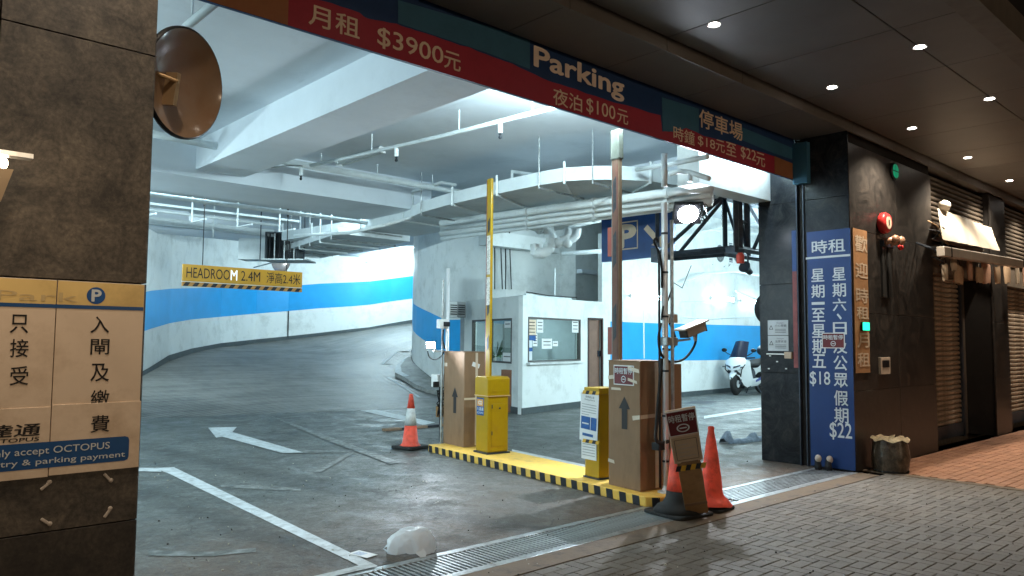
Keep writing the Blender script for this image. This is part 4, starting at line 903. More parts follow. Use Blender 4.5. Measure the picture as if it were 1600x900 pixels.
# far post behind the first carton with its little boxes
fpole = thing('camera_pole', 'thin steel post with white camera box rising behind the far carton', 'pole', (6.97, 8.99, 0.0))
MB().tube([(0, 0, 0), (0, 0, 2.67)], .028, 12).build('pole_shaft', STEEL, fpole, smooth=True); MB().tube([(-.07, .03, 0), (-.07, .03, 2.5)], .016, 8).build('conduit', GALV, fpole)
def fl_(px, py): p = gy(px, py, 8.95); return Vector((p.x - 6.97, p.y - 8.99, p.z))
MB().box(fl_(687, 513), fl_(700, 499) + Vector((0, .08, 0))).build('camera_box', WHITEP, fpole, bevel=.006); MB().box(fl_(693, 510) + Vector((0, -.05, 0)), fl_(700, 503)).build('camera_lens', BLACKP, fpole)
MB().box(fl_(678, 550), fl_(694, 547) + Vector((0, .03, 0))).build('lamp_arm', GALV, fpole)
MB().tube(spline([fl_(668, 548), fl_(671, 558), fl_(680, 562), fl_(690, 556), fl_(694, 548)], 5), .008, 6).build('cable', BLACKR, fpole)
MB().tube(spline([fl_(693, 515), fl_(692, 530), fl_(695, 545)], 5), .012, 6).build('cable', BLACKR, fpole)
t = thing('control_box', 'grey control box with black camera and tangled cables behind the far carton', 'camera', (6.9, 9.12, 0))
def fb(px, py, y=9.1): p = gy(px, py, y); return Vector((p.x - 6.9, p.y - 9.12, p.z))
MB().box(fb(683, 605), fb(697, 585) + Vector((0, .15, 0))).build('housing', WHITEP, t, bevel=.006); MB().box(fb(676, 605) + Vector((0, -.04, 0)), fb(684, 596)).build('camera_lens', BLACKP, t, bevel=.01)
MB().tube([fb(688, 690), fb(688, 604)], .02, 8).build('stand', BLACKP, t)
for k in range(7):
    pts = [fb(690 + random.uniform(-8, 4), 608 + j * 8 + random.uniform(-4, 4)) for j in range(6)]
    MB().tube(spline(pts, 4), .008, 5).build('cable', BLACKR, t)
MB().box(fb(684, 652), fb(695, 634) + Vector((0, .05, 0))).build('side_box', CARDD, t)

# cones
def cone_thing(name, label, p, h, rb, body, parts):
    t = thing('traffic_cone', label, 'traffic cone', (p.x, p.y, 0), group='traffic cones')
    return t
p = gz(641, 701); t = thing('traffic_cone', 'red cone with silver reflective sleeve standing alone in the lane', 'traffic cone', (p.x, p.y, 0.004), rad(12), 'traffic cones')
MB().prism(arc(.16, .16, .05, 0, math.pi / 2, 4) + arc(-.16, .16, .05, math.pi / 2, math.pi, 4) + arc(-.16, -.16, .05, math.pi, 1.5 * math.pi, 4) + arc(.16, -.16, .05, 1.5 * math.pi, 2 * math.pi, 4), 0, .045).build('base', BLACKR, t, bevel=.01)
MB().lathe([(.155, .045), (.135, .06), (.118, .09), (.085, .36)], 24).build('cone_body', REDC, t, smooth=True)
MB().lathe([(.092, .34), (.056, .595)], 24).build('reflective_sleeve', SLEEVE, t, smooth=True); MB().lathe([(.057, .59), (.030, .78), (.024, .80)], 24).build('cone_tip', REDC, t, smooth=True)
p = gz(1115, 796); t = thing('traffic_cone', 'plain faded red cone with sagging skirt next to the leaning notice board', 'traffic cone', (p.x, p.y + .02, 0.004), rad(5), 'traffic cones')
def rrect(a, r): return arc(a - r, a - r, r, 0, math.pi / 2, 4) + arc(-a + r, a - r, r, math.pi / 2, math.pi, 4) + arc(-a + r, -a + r, r, math.pi, 1.5 * math.pi, 4) + arc(a - r, -a + r, r, 1.5 * math.pi, 2 * math.pi, 4)
MB().prism(rrect(.17, .05), 0, .03).build('base', BLACKR, t, bevel=.01)
b = MB(); n = 28; rows2 = []
for r_, z_ in ((.175, .035), (.17, .06), (.145, .10), (.115, .13), (.105, .17), (.092, .30), (.070, .48), (.045, .66), (.031, .73), (.028, .75), (.032, .77), (.024, .785)):
    row = []
    for k in range(n + 1):
        a = 2 * math.pi * k / n; sq = 1 / max(abs(math.cos(a)), abs(math.sin(a))); f = (1 + (sq - 1) * .5) if z_ < .09 else 1.0
        w_ = 1 + .035 * mnoise.noise(Vector((math.cos(a) * 2, math.sin(a) * 2, z_ * 8)))
        row.append((r_ * f * w_ * math.cos(a), r_ * f * w_ * math.sin(a), z_ + (.018 * math.sin(2 * a) if z_ < .09 else 0)))
    rows2.append(row)
b.quadstrip([r[::-1] for r in rows2]).build('cone_body', REDC, t, smooth=True)
p = gz(1060, 803); t = thing('traffic_cone', 'grubby red cone on heavy black base behind the leaning notice board', 'traffic cone', (p.x, p.y, 0.004), rad(-8), 'traffic cones')
MB().prism(rrect(.245, .07), 0, .028).build('base', BLACKR, t, bevel=.008)
MB().lathe([(.235, .028), (.20, .075), (.15, .10), (.118, .15), (.106, .22)], 24).build('base_collar', BLACKR, t, smooth=True)
MB().lathe([(.107, .215), (.095, .32), (.068, .55), (.04, .74), (.028, .80)], 24).build('cone_body', REDC, t, smooth=True)
# leaning notice board
bb, tt = gz(1090, 803, .035), gz(1062, 638, 1.08)
upv = (tt - bb).normalized(); xv = Vector((gz(1104, 800, .03) - gz(1076, 806, .03))); xv = (xv - upv * xv.dot(upv)).normalized()
xv = (Vector((.74, -.66, .02)) - upv * Vector((.74, -.66, .02)).dot(upv)).normalized()
BM = face_plane(bb, xv, upv); Hh = (tt - bb).length
t = thing('notice_board', 'narrow board with red suspension notice leaning against the near cone', 'sign board', M=BM)
I4 = Matrix.Identity(4)
MB().box((-.10, 0, -.03), (.10, Hh * .62, 0)).build('board', CARDD, t, bevel=.003)
MB().box((-.12, Hh * .54, 0.0), (.12, Hh, .012)).build('upper_board', mat('pale_board_edge', (.55, .42, .3), .5), t, bevel=.003)
MB().box((-.11, Hh * .555, .0125), (.11, Hh * .77, .014)).build('lower_sheet', mat('tan_sheet', (.45, .33, .22), .55, var=.08), t)
fr_ = [(-.09, Hh * .57), (.09, Hh * .57), (.09, Hh * .75), (-.09, Hh * .75)]
for a, c in zip(fr_, fr_[1:] + fr_[:1]): MB().tube([(a[0], a[1], .0145), (c[0], c[1], .0145)], .002, 4).build('printed_border', INK, t)
for k in range(4): flat(rect(-.07, Hh * (.60 + k * .035), .07 - (k % 2) * .05, Hh * (.603 + k * .035)), I4, GREYP, t, .0155, 'text_line')
red_notice(t, I4, -.12, Hh * .79, .24, Hh * .205, lift=.0165)
for k in range(6):
    x0 = -.125 + k * .042
    flat([(x0, Hh * .46), (x0 + .042, Hh * .455), (x0 + .062, Hh * .505), (x0 + .02, Hh * .51)], I4, HAZ[(k + 1) % 2], t, .004 + .0005 * k, 'hazard_tape')
MB().box((-.102, Hh * .10, 0), (.102, Hh * .125, .004)).build('batten', CARD, t)
flat([(-.08, Hh * .535), (.08, Hh * .53), (.08, Hh * .548), (-.06, Hh * .55)], I4, CARD, t, .013, 'torn_edge')

# drain grating
dg = thing('drain_grating', 'long galvanised drain grating across the car park mouth', 'drain')
MB().box((-11, 4.15, -.42), (9.68, 4.70, -.38)).box((-11, 4.15, -.38), (9.68, 4.153, -.09)).box((-11, 4.698, -.38), (9.68, 4.701, -.09)).build('drain_channel', BED, dg)
DY0, DY1 = 4.155, 4.695
MB().box((-11, DY0, -.08), (9.68, DY0 + .075, .002)).build('frame_rail', GALV, dg, bevel=.003); MB().box((-11, DY1 - .075, -.08), (9.68, DY1, .002)).build('frame_rail', GALV, dg, bevel=.003)
bar = bpy.data.meshes.new('grate_bar'); b = MB().box((0, DY0 + .074, -.009), (.021, DY1 - .074, -.001)); bar.from_pydata(b.v, [], b.f); bar.materials.append(GALV)
x = 2.2; k = 0
while x < 7.0 and k < 130:
    o = bpy.data.objects.new('grate_bar', bar); COL.objects.link(o); o.parent = dg; o.location = (x, 0, random.uniform(-.001, 0)); x += .045; k += 1
bl = MB()
x = -10.9
while x < 2.16: bl.box((x, DY0 + .074, -.009), (x + .021, DY1 - .074, -.001)); x += .0425
o = bl.build('grate_bars_hidden', GALV, dg); o['kind'] = 'stuff'
for k in range(9): MB().box((7.06, DY0 + .08 + k * .043, -.012), (9.66, DY0 + .103 + k * .043, -.001)).build('grate_bar', GALV, dg)
for xx in (7.02, 8.3): MB().box((xx, DY0 + .076, -.05), (xx + .03, DY1 - .076, -.013)).build('cross_bar', GALV, dg)

# plastic bag, receipt, rag
bag = thing('plastic_bag', 'crumpled translucent white plastic bag on the floor near the drain', 'plastic bag', M=frame(gz(648, 868) + Vector((.06, .09, 0)), (.80, -.6, 0)))
m, n, l, bs = new_mat('thin_plastic_film'); bs.inputs['Base Color'].default_value = (.86, .90, .94, 1); bs.inputs['Roughness'].default_value = .25
n1 = n.new('ShaderNodeTexNoise'); n1.inputs['Scale'].default_value = 11; n1.inputs['Detail'].default_value = 3; n1.inputs['Distortion'].default_value = 2.2; bp = n.new('ShaderNodeBump'); bp.inputs['Strength'].default_value = .35; bp.inputs['Distance'].default_value = .008
l.new(n1.outputs[0], bp.inputs['Height']); l.new(bp.outputs[0], bs.inputs['Normal'])
tl = n.new('ShaderNodeBsdfTranslucent'); tl.inputs[0].default_value = (.93, .96, 1, 1); tp = n.new('ShaderNodeBsdfTransparent')
m1 = n.new('ShaderNodeMixShader'); m1.inputs[0].default_value = .4; l.new(bs.outputs[0], m1.inputs[1]); l.new(tl.outputs[0], m1.inputs[2])
m2 = n.new('ShaderNodeMixShader'); m2.inputs[0].default_value = .08; l.new(m1.outputs[0], m2.inputs[1]); l.new(tp.outputs[0], m2.inputs[2]); l.new(m2.outputs[0], n['Material Output'].inputs[0])
FILM = m
rws = []
def ridge(v): return 1 - abs(mnoise.noise(v)) * 2
for i in range(41):
    tt_ = i / 40 * math.pi * .5; row = []
    for j in range(73):
        a = 2 * math.pi * j / 72
        x_, y_, z_ = math.cos(tt_) * math.cos(a), math.cos(tt_) * math.sin(a), math.sin(tt_)
        q3 = Vector((x_, y_, z_))
        k = 1 + .16 * mnoise.noise(q3 * 1.2 + Vector((3, 1, 0))) + .07 * ridge(q3 * 1.5 + Vector((0, 5, 2))) + .03 * math.sin(a * 9 + 4 * z_) * (1 - z_) + .06 * ridge(q3 * 3.0 + Vector((2, 9, 4)))
        k *= 1 + .30 * max(0, math.cos(a - 3.25)) ** 5 * (1 - z_)          # pulled-out corner
        hz = .17 * (1 - (1 - z_) ** 1.5)
        row.append((x_ * .155 * k, y_ * .115 * k, max(.003, hz + .012 * math.sin(a * 3 + .6) * (1 - z_) + .010 * ridge(q3 * 2.5))))
    rws.append(row)
MB().quadstrip(rws).build('film', FILM, bag, smooth=True)
MB().quadstrip([[(-.15, -.02, .07), (-.15, .03, .08)], [(-.20, -.03, .05), (-.20, .02, .06)], [(-.235, -.02, .03), (-.23, 0, .03)], [(-.19, -.06, .006), (-.18, -.03, .01)], [(-.14, -.09, .006), (-.13, -.06, .02)]]).build('handle_loop', FILM, bag, smooth=True)
MB().quadstrip([[(.0, -.11, .05), (.06, -.11, .06)], [(.02, -.15, .02), (.09, -.14, .03)], [(.05, -.175, .004), (.09, -.16, .004)]]).build('torn_corner', FILM, bag, smooth=True)
rc = thing('paper_slip', 'small printed paper slip beside the white corner line', 'paper', M=frame(gz(567, 866, .006), (.2, -.95, 0)))
MB().box((-.10, -.055, 0), (.10, .055, .002)).build('slip', PAPER, rc); 
MB().box((-.07, -.04, .0022), (.02, .03, .003)).build('printed_block', mat('faint_print', (.42, .48, .58), .6, var=.4, scale=60), rc)
rg = thing('rag', 'crumpled grey rag lying on the floor before the pillar', 'cloth', M=frame(gz(1170, 690, 0), (1, -.3, 0)))
rws = []
for i in range(26):
    x_ = -.55 + i * .055; row = []
    for j in range(9):
        a = math.pi * j / 8; h_ = .055 + .05 * abs(mnoise.noise(Vector((x_ * 5, 0, 3)))) + (.11 if i in (1, 2) else 0) + (.07 if i in (12, 13) else 0); w_ = .10 + .05 * mnoise.noise(Vector((x_ * 4, 7, 0)))
        row.append((x_ + .02 * math.sin(j * 2.0), -w_ * math.cos(a) + .05 * math.sin(x_ * 5), .003 + h_ * math.sin(a) * (1 + .3 * mnoise.noise(Vector((x_ * 12, j * .8, 0))))))
    rws.append(row)
MB().quadstrip(rws).build('cloth', mat('grey_rag', (.16, .19, .23), .85, var=.4, scale=10, bump=.4, bscale=50), rg, smooth=True)
# timber strip lying behind the first cone
a, b2 = gz(600, 671, .03), gz(694, 663, .03)
t = thing('timber_strip', 'striped worn timber strip lying on the floor behind the red cone', 'timber', M=frame((a + b2) / 2, b2 - a))
Lh = (b2 - a).length / 2
MB().box((-Lh, -.07, -.028), (Lh, .07, .012)).build('plank', mat('worn_timber', (.23, .15, .10), .7, var=.3, scale=6), t, bevel=.004)
for k in (-.5, .35): MB().box((Lh * k, -.071, -.027), (Lh * k + .3, .071, .0135)).build('black_band', BLKF, t)

# small litter: chips, dots of gum and grit scattered on pavers and concrete
lit = MB(); drk = MB()
for k in range(300):
    p = gz(random.uniform(240, 1600), 640 + 260 * random.random() ** .8)
    if p.x > 12 or p.y > 11 or (6 < p.x < 7.3 and 4.4 < p.y < 9.1) or p.y < 1: continue
    r_ = random.choice((.003, .004, .005, .008)); z = .006 if p.y < 4.1 or p.y > 4.75 else .004
    pts_ = [(p.x + r_ * random.uniform(.5, 1.2) * math.cos(a), p.y + r_ * random.uniform(.5, 1.2) * math.sin(a)) for a in (0, 1.2, 2.5, 3.8, 5.1)]
    (lit if random.random() < .7 else drk).prism(pts_, 0, z + r_ * .4)
for b, nm, m_ in ((lit, 'pale_litter', mat('litter_pale', (.5, .47, .4), .7, var=.3)), (drk, 'dark_grit', mat('litter_dark', (.03, .025, .02), .8))):
    o = b.build(nm, m_); o['kind'] = 'stuff'
# ================================================================= BOOTH
B0 = gz(723, 630); B1 = gz(816, 648); B2 = gz(913, 635)
bo = thing('payment_booth', 'white cashier booth with two sliding windows in the middle of the car park', 'booth')
BH = 2.58
def wall_with_window(parent, A, Bp, zt, px0, px1, w0, w1, th=.12, s0=0, s1=0):
    """wall from A to B (plan) with an opening given along the wall in metres; outward side towards the street"""
    A = Vector((A.x, A.y, 0)); Bp = Vector((Bp.x, Bp.y, 0)); L = (Bp - A).length; M = frame(A, Bp - A)
    b = MB(); b.box((s0, 0, 0), (px0, th, zt), M).box((px1, 0, 0), (L - s1, th, zt), M).box((px0, 0, 0), (px1, th, w0), M).box((px0, 0, w1), (px1, th, zt), M)
    return b, M, L
def along(A, Bp, px):
    """distance along the plan line A-B where the picture column px crosses it"""
    r = _ray(px, 500); d = (Bp - A); # A + s d = t r
    s = (A.x * r.y - A.y * r.x) / (d.y * r.x - d.x * r.y); return s * Vector((d.x, d.y, 0)).length
def zat(A, Bp, px, py):
    r = _ray(px, py); L = Vector((Bp.x - A.x, Bp.y - A.y, 0)).length; s = along(A, Bp, px) / L; P = A + (Bp - A) * s
    return CAMH + r.z / r.y * P.y
l0, l1 = along(B0, B1, 738), along(B0, B1, 800); lz0, lz1 = zat(B0, B1, 780, 567), zat(B0, B1, 780, 498)
r0, r1 = along(B1, B2, 825), along(B1, B2, 907); rz0, rz1 = zat(B1, B2, 865, 565), zat(B1, B2, 865, 497)
wb, ML, LL = wall_with_window(bo, B0, B1, BH, l0, l1, lz0, lz1, s1=.09); 
wb2, MR, LR = wall_with_window(bo, B1, B2, BH, r0, r1, rz0, rz1)
wb.add(wb2.v, wb2.f); wb.build('wall', WHITE, bo)
back = Vector((2.6, 2.6, 0))
MB().prism([(B0.x, B0.y), (B1.x, B1.y), (B2.x, B2.y), (14.25, 13.2), (14.25, 15.5), (13.0, 15.7)], BH, BH + .03).build('roof', WHITE, bo)
MB().box((14.0, 12.9, 0), (14.2, 15.5, BH)).build('rear_wall', mat('booth_inner', (.30, .34, .36), .7), bo)
MB().box((12.4, 15.3, 0), (14.2, 15.45, BH)).build('rear_wall', mat('booth_inner', (.30, .34, .36), .7), bo)
for M_, L_, a_ in ((ML, LL, 0), (MR, LR, -.012)): MB().box((a_, -.012, 0), (L_, 0, .14), M_).build('skirting', SKIRT, bo)
FRM = mat('dark_window_frame', (.10, .09, .085), .4, metal=.4)
def window(M_, a, b2, z0, z1, split):
    w = MB(); e = .04
    w.box((a, -.01, z0), (a + e, .08, z1), M_).box((b2 - e, -.01, z0), (b2, .08, z1), M_).box((a + e, -.01, z1 - e), (b2 - e, .08, z1), M_).box((a + e, -.01, z0), (b2 - e, .08, z0 + e), M_)
    wi = w.build('window', FRM, bo)
    for s in split: MB().box((s - .015, .0, z0 + e), (s + .015, .05, z1 - e), M_).build('mullion', FRM, wi)
    MB().box((a + e, .03, z0 + e), (b2 - e, .036, z1 - e), M_).build('pane', GLASS, wi)
    return wi
w1_ = window(ML, l0, l1, lz0, lz1, [(l0 + l1) / 2]); w2_ = window(MR, r0, r1, rz0, rz1, [])
MB().box((r0 - .06, -.10, rz0 - .05), (r1 + .06, .0, rz0 - .002), MR).build('sill', WHITE, bo); MB().box((l0 - .02, -.03, lz0 - .03), (l1 + .02, -.0, lz0 - .002), ML).build('sill', WHITE, bo)
MB().box((r0 + .1, -.13, rz0 + .0), (r1 - .5, -.03, rz0 + .012), MR).build('counter_ledge', GREYP, bo)
# sheets stuck inside the right window
def R_(px): return along(B1, B2, px)
def sheetR(p0, p1, m_=PAPER, nm='paper_sheet', lines=3, off=.02):
    a, b2 = R_(p0[0]), R_(p1[0]); z1, z0 = zat(B1, B2, p0[0], p0[1]), zat(B1, B2, p1[0], p1[1])
    s = MB().box((a, off, z0), (b2, off + .003, z1), MR).build(nm, m_, bo)
    for k in range(lines):
        zz = z1 - (z1 - z0) * (k + 1) / (lines + 1); MB().box((a + (b2 - a) * .15, off - .003, zz), (b2 - (b2 - a) * .15, off, zz + .018), MR).build('text_line', INK, s)
sheetR((826, 499), (839, 530), CREAM, lines=5); sheetR((840, 499), (850, 520)); sheetR((826, 530), (833, 563), WPRINT, lines=0); sheetR((827, 524), (838, 532), INKB, lines=0, off=.012); sheetR((826, 543), (833, 549), INKB, lines=0, off=.012)
sheetR((834, 521), (841, 541), lines=4); sheetR((848, 529), (864, 545), lines=2); sheetR((865, 533), (873, 541), lines=1); sheetR((895, 499), (905, 520), lines=3)
def sheetL(p0, p1):
    a, b2 = along(B0, B1, p0[0]), along(B0, B1, p1[0]); z1, z0 = zat(B0, B1, *p0), zat(B0, B1, *p1)
    s = MB().box((a, .02, z0), (b2, .023, z1), ML).build('paper_sheet', PAPER, bo); MB().box((a + .05, .015, (z0 + z1) / 2), (b2 - .05, .02, (z0 + z1) / 2 + .02), ML).build('text_line', INK, s)
sheetL((787, 502), (797, 512)); sheetL((785, 551), (798, 565))
# inside of the booth
MB().box((.25, .35, 0), (2.2, .75, .95), MR).build('desk', mat('desk_wood', (.22, .10, .06), .5), bo); MB().box((1.2, .3, .96), (2.3, .6, 1.15), MR).build('counter_top', WHITEP, bo)
MB().box((.4, .3, .95), (2.6, .8, .99), ML).build('desk', mat('desk_wood', (.22, .10, .06), .5), bo); MB().box((2.3, .4, 1.0), (2.7, .45, 1.5), ML).build('monitor', BLACKP, bo)
for k in range(3): MB().tube([(.8 + k * .5, .5, .99), (.82 + k * .5, .5, 1.25)], .05, 10, ML).build('jar', PAPER, bo)
pt = MB()
for k in range(14):
    a = random.uniform(0, 6.28); q = Vector((.9 + .25 * math.cos(a), .5 + .2 * math.sin(a), 1.35 + random.uniform(-.15, .35)))
    pt.add([(.9, .5, 1.2), (q.x, q.y, q.z), (q.x + .06, q.y, q.z - .1)], [(0, 1, 2)], ML)
pt.build('pot_plant', mat('leaf_green', (.03, .07, .03), .6), bo)
MB().box((1.0, 1.2, 1.1), (2.2, 1.25, 2.0), MR).build('notice_board', GREYP, bo)
bl_ = thing('ceiling_lamp', 'dim lamp inside the cashier booth', 'lamp', (12.9, 13.9, BH - .03)); MB().box((-.3, -.05, -.04), (.3, .05, 0)).build('housing', emit('booth_lamp', COOL, 4), bl_)
light(bl_, 'booth_glow', 'AREA', 55, COOL, (0, 0, -.06), (0, 0, -1), shape='RECTANGLE', size=.6, size_y=.1)
# old batten and loose cables on the booth roof edge
lt = thing('roof_batten', 'old white cable tray resting on the booth roof edge', 'cable tray'); MB().box((0.2, .05, BH + .032), (2.2, .12, BH + .075), MR).build('tray', PIPE, lt)
MB().tube([MR @ Vector((.1, -.02, BH + .1)), MR @ Vector((1.0, -.04, BH + .07)), MR @ Vector((2.3, -.03, BH + .09))], .012, 6).build('cable', BLACKR, lt)
MB().tube([MR @ Vector((1.5, .1, BH + .05)), MR @ Vector((1.5, .1, BH + .75))], .02, 6).build('conduit', PIPE, lt)
MB().box(tuple(gy(932, 557, 12.98))[:1] + (12.93,) + (gy(932, 557, 12.98).z,), tuple(gy(937, 548, 12.98))[:1] + (12.97,) + (gy(937, 548, 12.98).z,)).build('switch_plate', DSTEEL, bt)

# ================================================================= BACK WALL FITTINGS
def wall_run(pxs, y, r, name, label, m=PIPE, cat='conduit'):
    o = MB().tube([gy(a, b, y) for a, b in pxs], r, 6).build(name, m); o['label'] = label; o['category'] = cat; return o
wall_run([(960, 492), (1000, 494), (1040, 495), (1110, 498), (1190, 494)], 13.28, .015, 'wall_conduit', 'thin grey conduit running just above the blue stripe')
wall_run([(960, 475), (1100, 470), (1195, 474)], 13.26, .012, 'wall_conduit', 'upper thin conduit feeding the two wall battens')
wall_run([(1005, 475), (1006, 560)], 13.1, .03, 'wall_conduit', 'vertical grey pipe crossing the blue stripe left of the steel pole')
ac0 = None
def ac_unit(cx, z0, label, grid=False):
    t = thing('air_conditioner', label, 'air conditioner', M=frame((cx, 13.05 + (cx - 15) * .07, z0), (1, .085, 0)), group='air conditioner units on the back wall')
    MB().box((-.45, 0, 0), (.45, .32, .72)).build('casing', WHITEP, t, bevel=.01)
    for r_ in (.10, .19, .28): MB().tube([(.12 + r_ * math.cos(a), -.012, .36 + r_ * math.sin(a)) for a in [k * math.pi / 8 for k in range(17)]], .008, 4).build('fan_ring', GREYP, t)
    for k in range(4): MB().tube([(.12 - .28 * math.cos(k * math.pi / 4), -.012, .36 - .28 * math.sin(k * math.pi / 4)), (.12 + .28 * math.cos(k * math.pi / 4), -.012, .36 + .28 * math.sin(k * math.pi / 4))], .007, 4).build('fan_guard', GREYP, t)
    MB().lathe([(.27, 0), (.27, .006)], 20, Matrix.Translation((.12, -.002, .36)) @ Matrix.Rotation(rad(90), 4, 'X')).build('fan_opening', mat('fan_dark', (.12, .13, .14), .6), t)
    if grid:
        MB().box((-.43, -.006, .05), (-.2, -.0, .68)).build('coil_grille', mat('coil_dark', (.05, .07, .10), .5), t)
        for k in range(6): MB().box((-.43, -.012, .08 + k * .11), (-.2, -.006, .10 + k * .11)).build('grille_bar', WHITEP, t)
    for s in (-.4, .4): MB().tube([(s, .4, -.45), (s, -.02, -.03), (s, .4, -.03)], .02, 6).build('bracket', GALV, t)
for px, lab, g in ((1086, 'air conditioner unit left of the steel truss upright, under the floodlight', False), (1133, 'air conditioner unit with dark coil grille, behind the truss middle', True), (1163, 'air conditioner unit nearest the polished pillar, behind the red beacon', True)):
    p = gy(px + 2, 412, 13.2); ac_unit(p.x, p.z, lab, g)
for k, (pts_, lab) in enumerate((([(1075, 440), (1100, 428), (1150, 424), (1190, 430)], 'cream pipe bundle sagging below the air conditioner units'), ([(1060, 372), (1110, 360), (1190, 366)], 'refrigerant pipe above the air conditioner units'), ([(1100, 362), (1150, 352), (1192, 350)], 'upper trunking line above the air conditioner units'))):
    wall_run(pts_, 12.9, .035, 'service_pipe', lab, PIPE, 'pipe')
wall_run([(1050, 440), (1066, 450), (1080, 415)], 12.8, .012, 'loose_cable', 'loose cable drooping left of the air conditioner units', BLACKR, 'cable')
wall_run([(1150, 455), (1200, 475)], 12.6, .03, 'service_pipe', 'white diagonal brace pipe meeting the pillar edge', PIPE, 'pipe')
# core wall above the booth: cables, ledge
for k, px in enumerate((782, 789, 796, 772)):
    t = MB().tube(spline([gy(px, 362, 15.25), gy(px + 1, 400, 15.22), gy(px + 3 - 2 * (k % 2), 452, 15.25)], 4), .016, 6).build('hanging_cable', BLACKR)
    t['label'] = ('first', 'second', 'third', 'fourth, leftmost')[k] + ' dark cable hanging down the core wall above the booth'; t['category'] = 'cable'
t = thing('wall_ledge', 'pale horizontal downstand across the top of the core wall', 'beam'); a, b2 = gy(760, 352, 14.7), gy(866, 372, 14.7)
MB().box((a.x, 14.7, 4.05), (b2.x + .2, 15.0, 4.42)).build('downstand', WHITE, t)
MB().box((15.8, 14.3, 3.5), (18.0, 14.5, 3.62)).build('ledge', CEIL, t)
wall_run([(868, 428), (900, 430), (945, 427)], 14.9, .014, 'wall_conduit', 'thin conduit in the recess above the booth roof')
dm = thing('dome_camera', 'small round camera high in the recess above the booth', 'camera', tuple(gy(938, 424, 13.6))); MB().ell((0, 0, 0), (.09, .09, .09)).build('dome', GREYP, dm, smooth=True)
for s in range(2):
    t = thing('split_condenser', ('small condenser on a bracket between the round wall and the booth', 'small unit with louvred side behind the booth corner')[s], 'air conditioner', tuple(gy((705, 717)[s], 493, 14.9)))
    MB().box((-.14, -.1, -.05), (.14, .15, .34)).build('casing', (WHITEP, GREYP)[s], t, bevel=.005)
    for k in range(5): MB().box((-.1, -.11, .02 + k * .055), (.1, -.1, .045 + k * .055)).build('louvre', BLKF, t)

# ================================================================= CEILING SERVICES
du = thing('air_duct', 'large flat white air duct bending across the ceiling', 'duct')
nearE = [(9.9, 6.0), (9.3, 6.02), (8.7, 6.08), (8.2, 6.2), (7.85, 6.4), (7.58, 6.65), (7.38, 7.0), (7.32, 7.4), (7.32, 8.3), (7.36, 9.4), (7.5, 10.4), (7.75, 11.3), (7.8, 12.8), (7.6, 14.4), (7.5, 15.6)]
farE = [(9.9, 7.2), (9.5, 7.2), (9.2, 7.25), (8.95, 7.35), (8.75, 7.5), (8.65, 7.7), (8.6, 7.9), (8.6, 8.2), (8.6, 8.9), (8.7, 9.8), (8.9, 10.7), (9.1, 11.4), (9.15, 12.8), (9.1, 14.4), (9.0, 15.6)]
z0, z1 = 3.75, 3.935
MB().quadstrip([[(a[0], a[1], z0), (a[0], a[1], z1), (b_[0], b_[1], z1), (b_[0], b_[1], z0), (a[0], a[1], z0)] for a, b_ in zip(nearE, farE)]).build('duct_shell', DUCT, du)
for i in (3, 6, 8, 9, 11, 13):
    a, c = Vector((*nearE[i], 0)), Vector((*farE[i], 0)); d = (c - a).normalized()
    MB().tube([a - d * .02 + Vector((0, 0, z0 - .02)), c + d * .02 + Vector((0, 0, z0 - .02))], .018, 6).tube([a - d * .02 + Vector((0, 0, z0 - .02)), a - d * .02 + Vector((0, 0, z1 + .08))], .018, 6).build('flange_rib', PIPE, du)
for i in (2, 5, 7, 10, 12):
    a = nearE[i]; MB().tube([(a[0] - .03, a[1], z0 - .05), (a[0] - .03, a[1], 4.42)], .01, 6).tube([(a[0] - .03, a[1], z0 - .05), (a[0] + 1.0, a[1] + .1, z0 - .05)], .016, 6).build('hanger', GALV, du)
# second wide duct running back over the ramp, with hangers
d2 = thing('air_duct', 'lower grey duct with many hanger brackets over the foot of the ramp', 'duct')
P4 = [gz(x, y, 3.55) for x, y in ((452, 372), (640, 345), (650, 405), (470, 412))]
A0, A1, A2, A3 = gz(455, 385, 3.45), gz(640, 352, 3.45), gz(650, 396, 3.45), gz(462, 420, 3.45)
MB().prism([(7.35, 12.9), (9.0, 12.9), (9.3, 17.2), (8.1, 17.4)], 3.62, 3.74).build('duct_shell', DUCT, d2)
for k in range(6):
    y = 13.3 + k * .65; MB().tube([(7.35 + (y - 12.9) * .17, y, 4.4), (7.35 + (y - 12.9) * .17, y, 3.56), (8.95, y + .05, 3.56)], .02, 6).build('hanger', (GALV, PIPE)[k % 2], d2)
pl = thing('fan_box', 'dark open fan box hanging under the ceiling beyond the headroom sign', 'ventilator')
a, b2 = gd(416, 404, 17.0), gd(462, 362, 17.0)
cxx, cyy = (a.x + b2.x) / 2, (a.y + b2.y) / 2; Mf = frame((cxx, cyy, 0), (.72, -.69, 0)); hw = .36
MB().box((-hw, 0, a.z), (-hw + .03, .6, b2.z), Mf).box((hw - .03, 0, a.z), (hw, .6, b2.z), Mf).box((-hw, .55, a.z), (hw, .6, b2.z), Mf).box((-hw, 0, b2.z - .03), (hw, .6, b2.z), Mf).build('casing', mat('dark_casing', (.06, .07, .08), .6), pl)
for k in range(6): MB().box((-hw + .08 + k * .11, .05, a.z), (-hw + .10 + k * .11, .08, b2.z), Mf).build('louvre', GALV if k % 2 else BLKF, pl)
MB().box((-hw - .05, -.1, a.z - .04), (hw + .25, .65, a.z - .01), Mf).build('tray', GALV, pl)
for x_ in (-hw - .03, hw + .22): MB().tube([Mf @ Vector((x_, -.2, a.z - .05)), Mf @ Vector((x_, -.2, 4.4))], .012, 6).build('hanger', DSTEEL, pl)
lt2 = thing('air_duct', 'short white branch duct under the ceiling left of the dark fan box', 'duct')
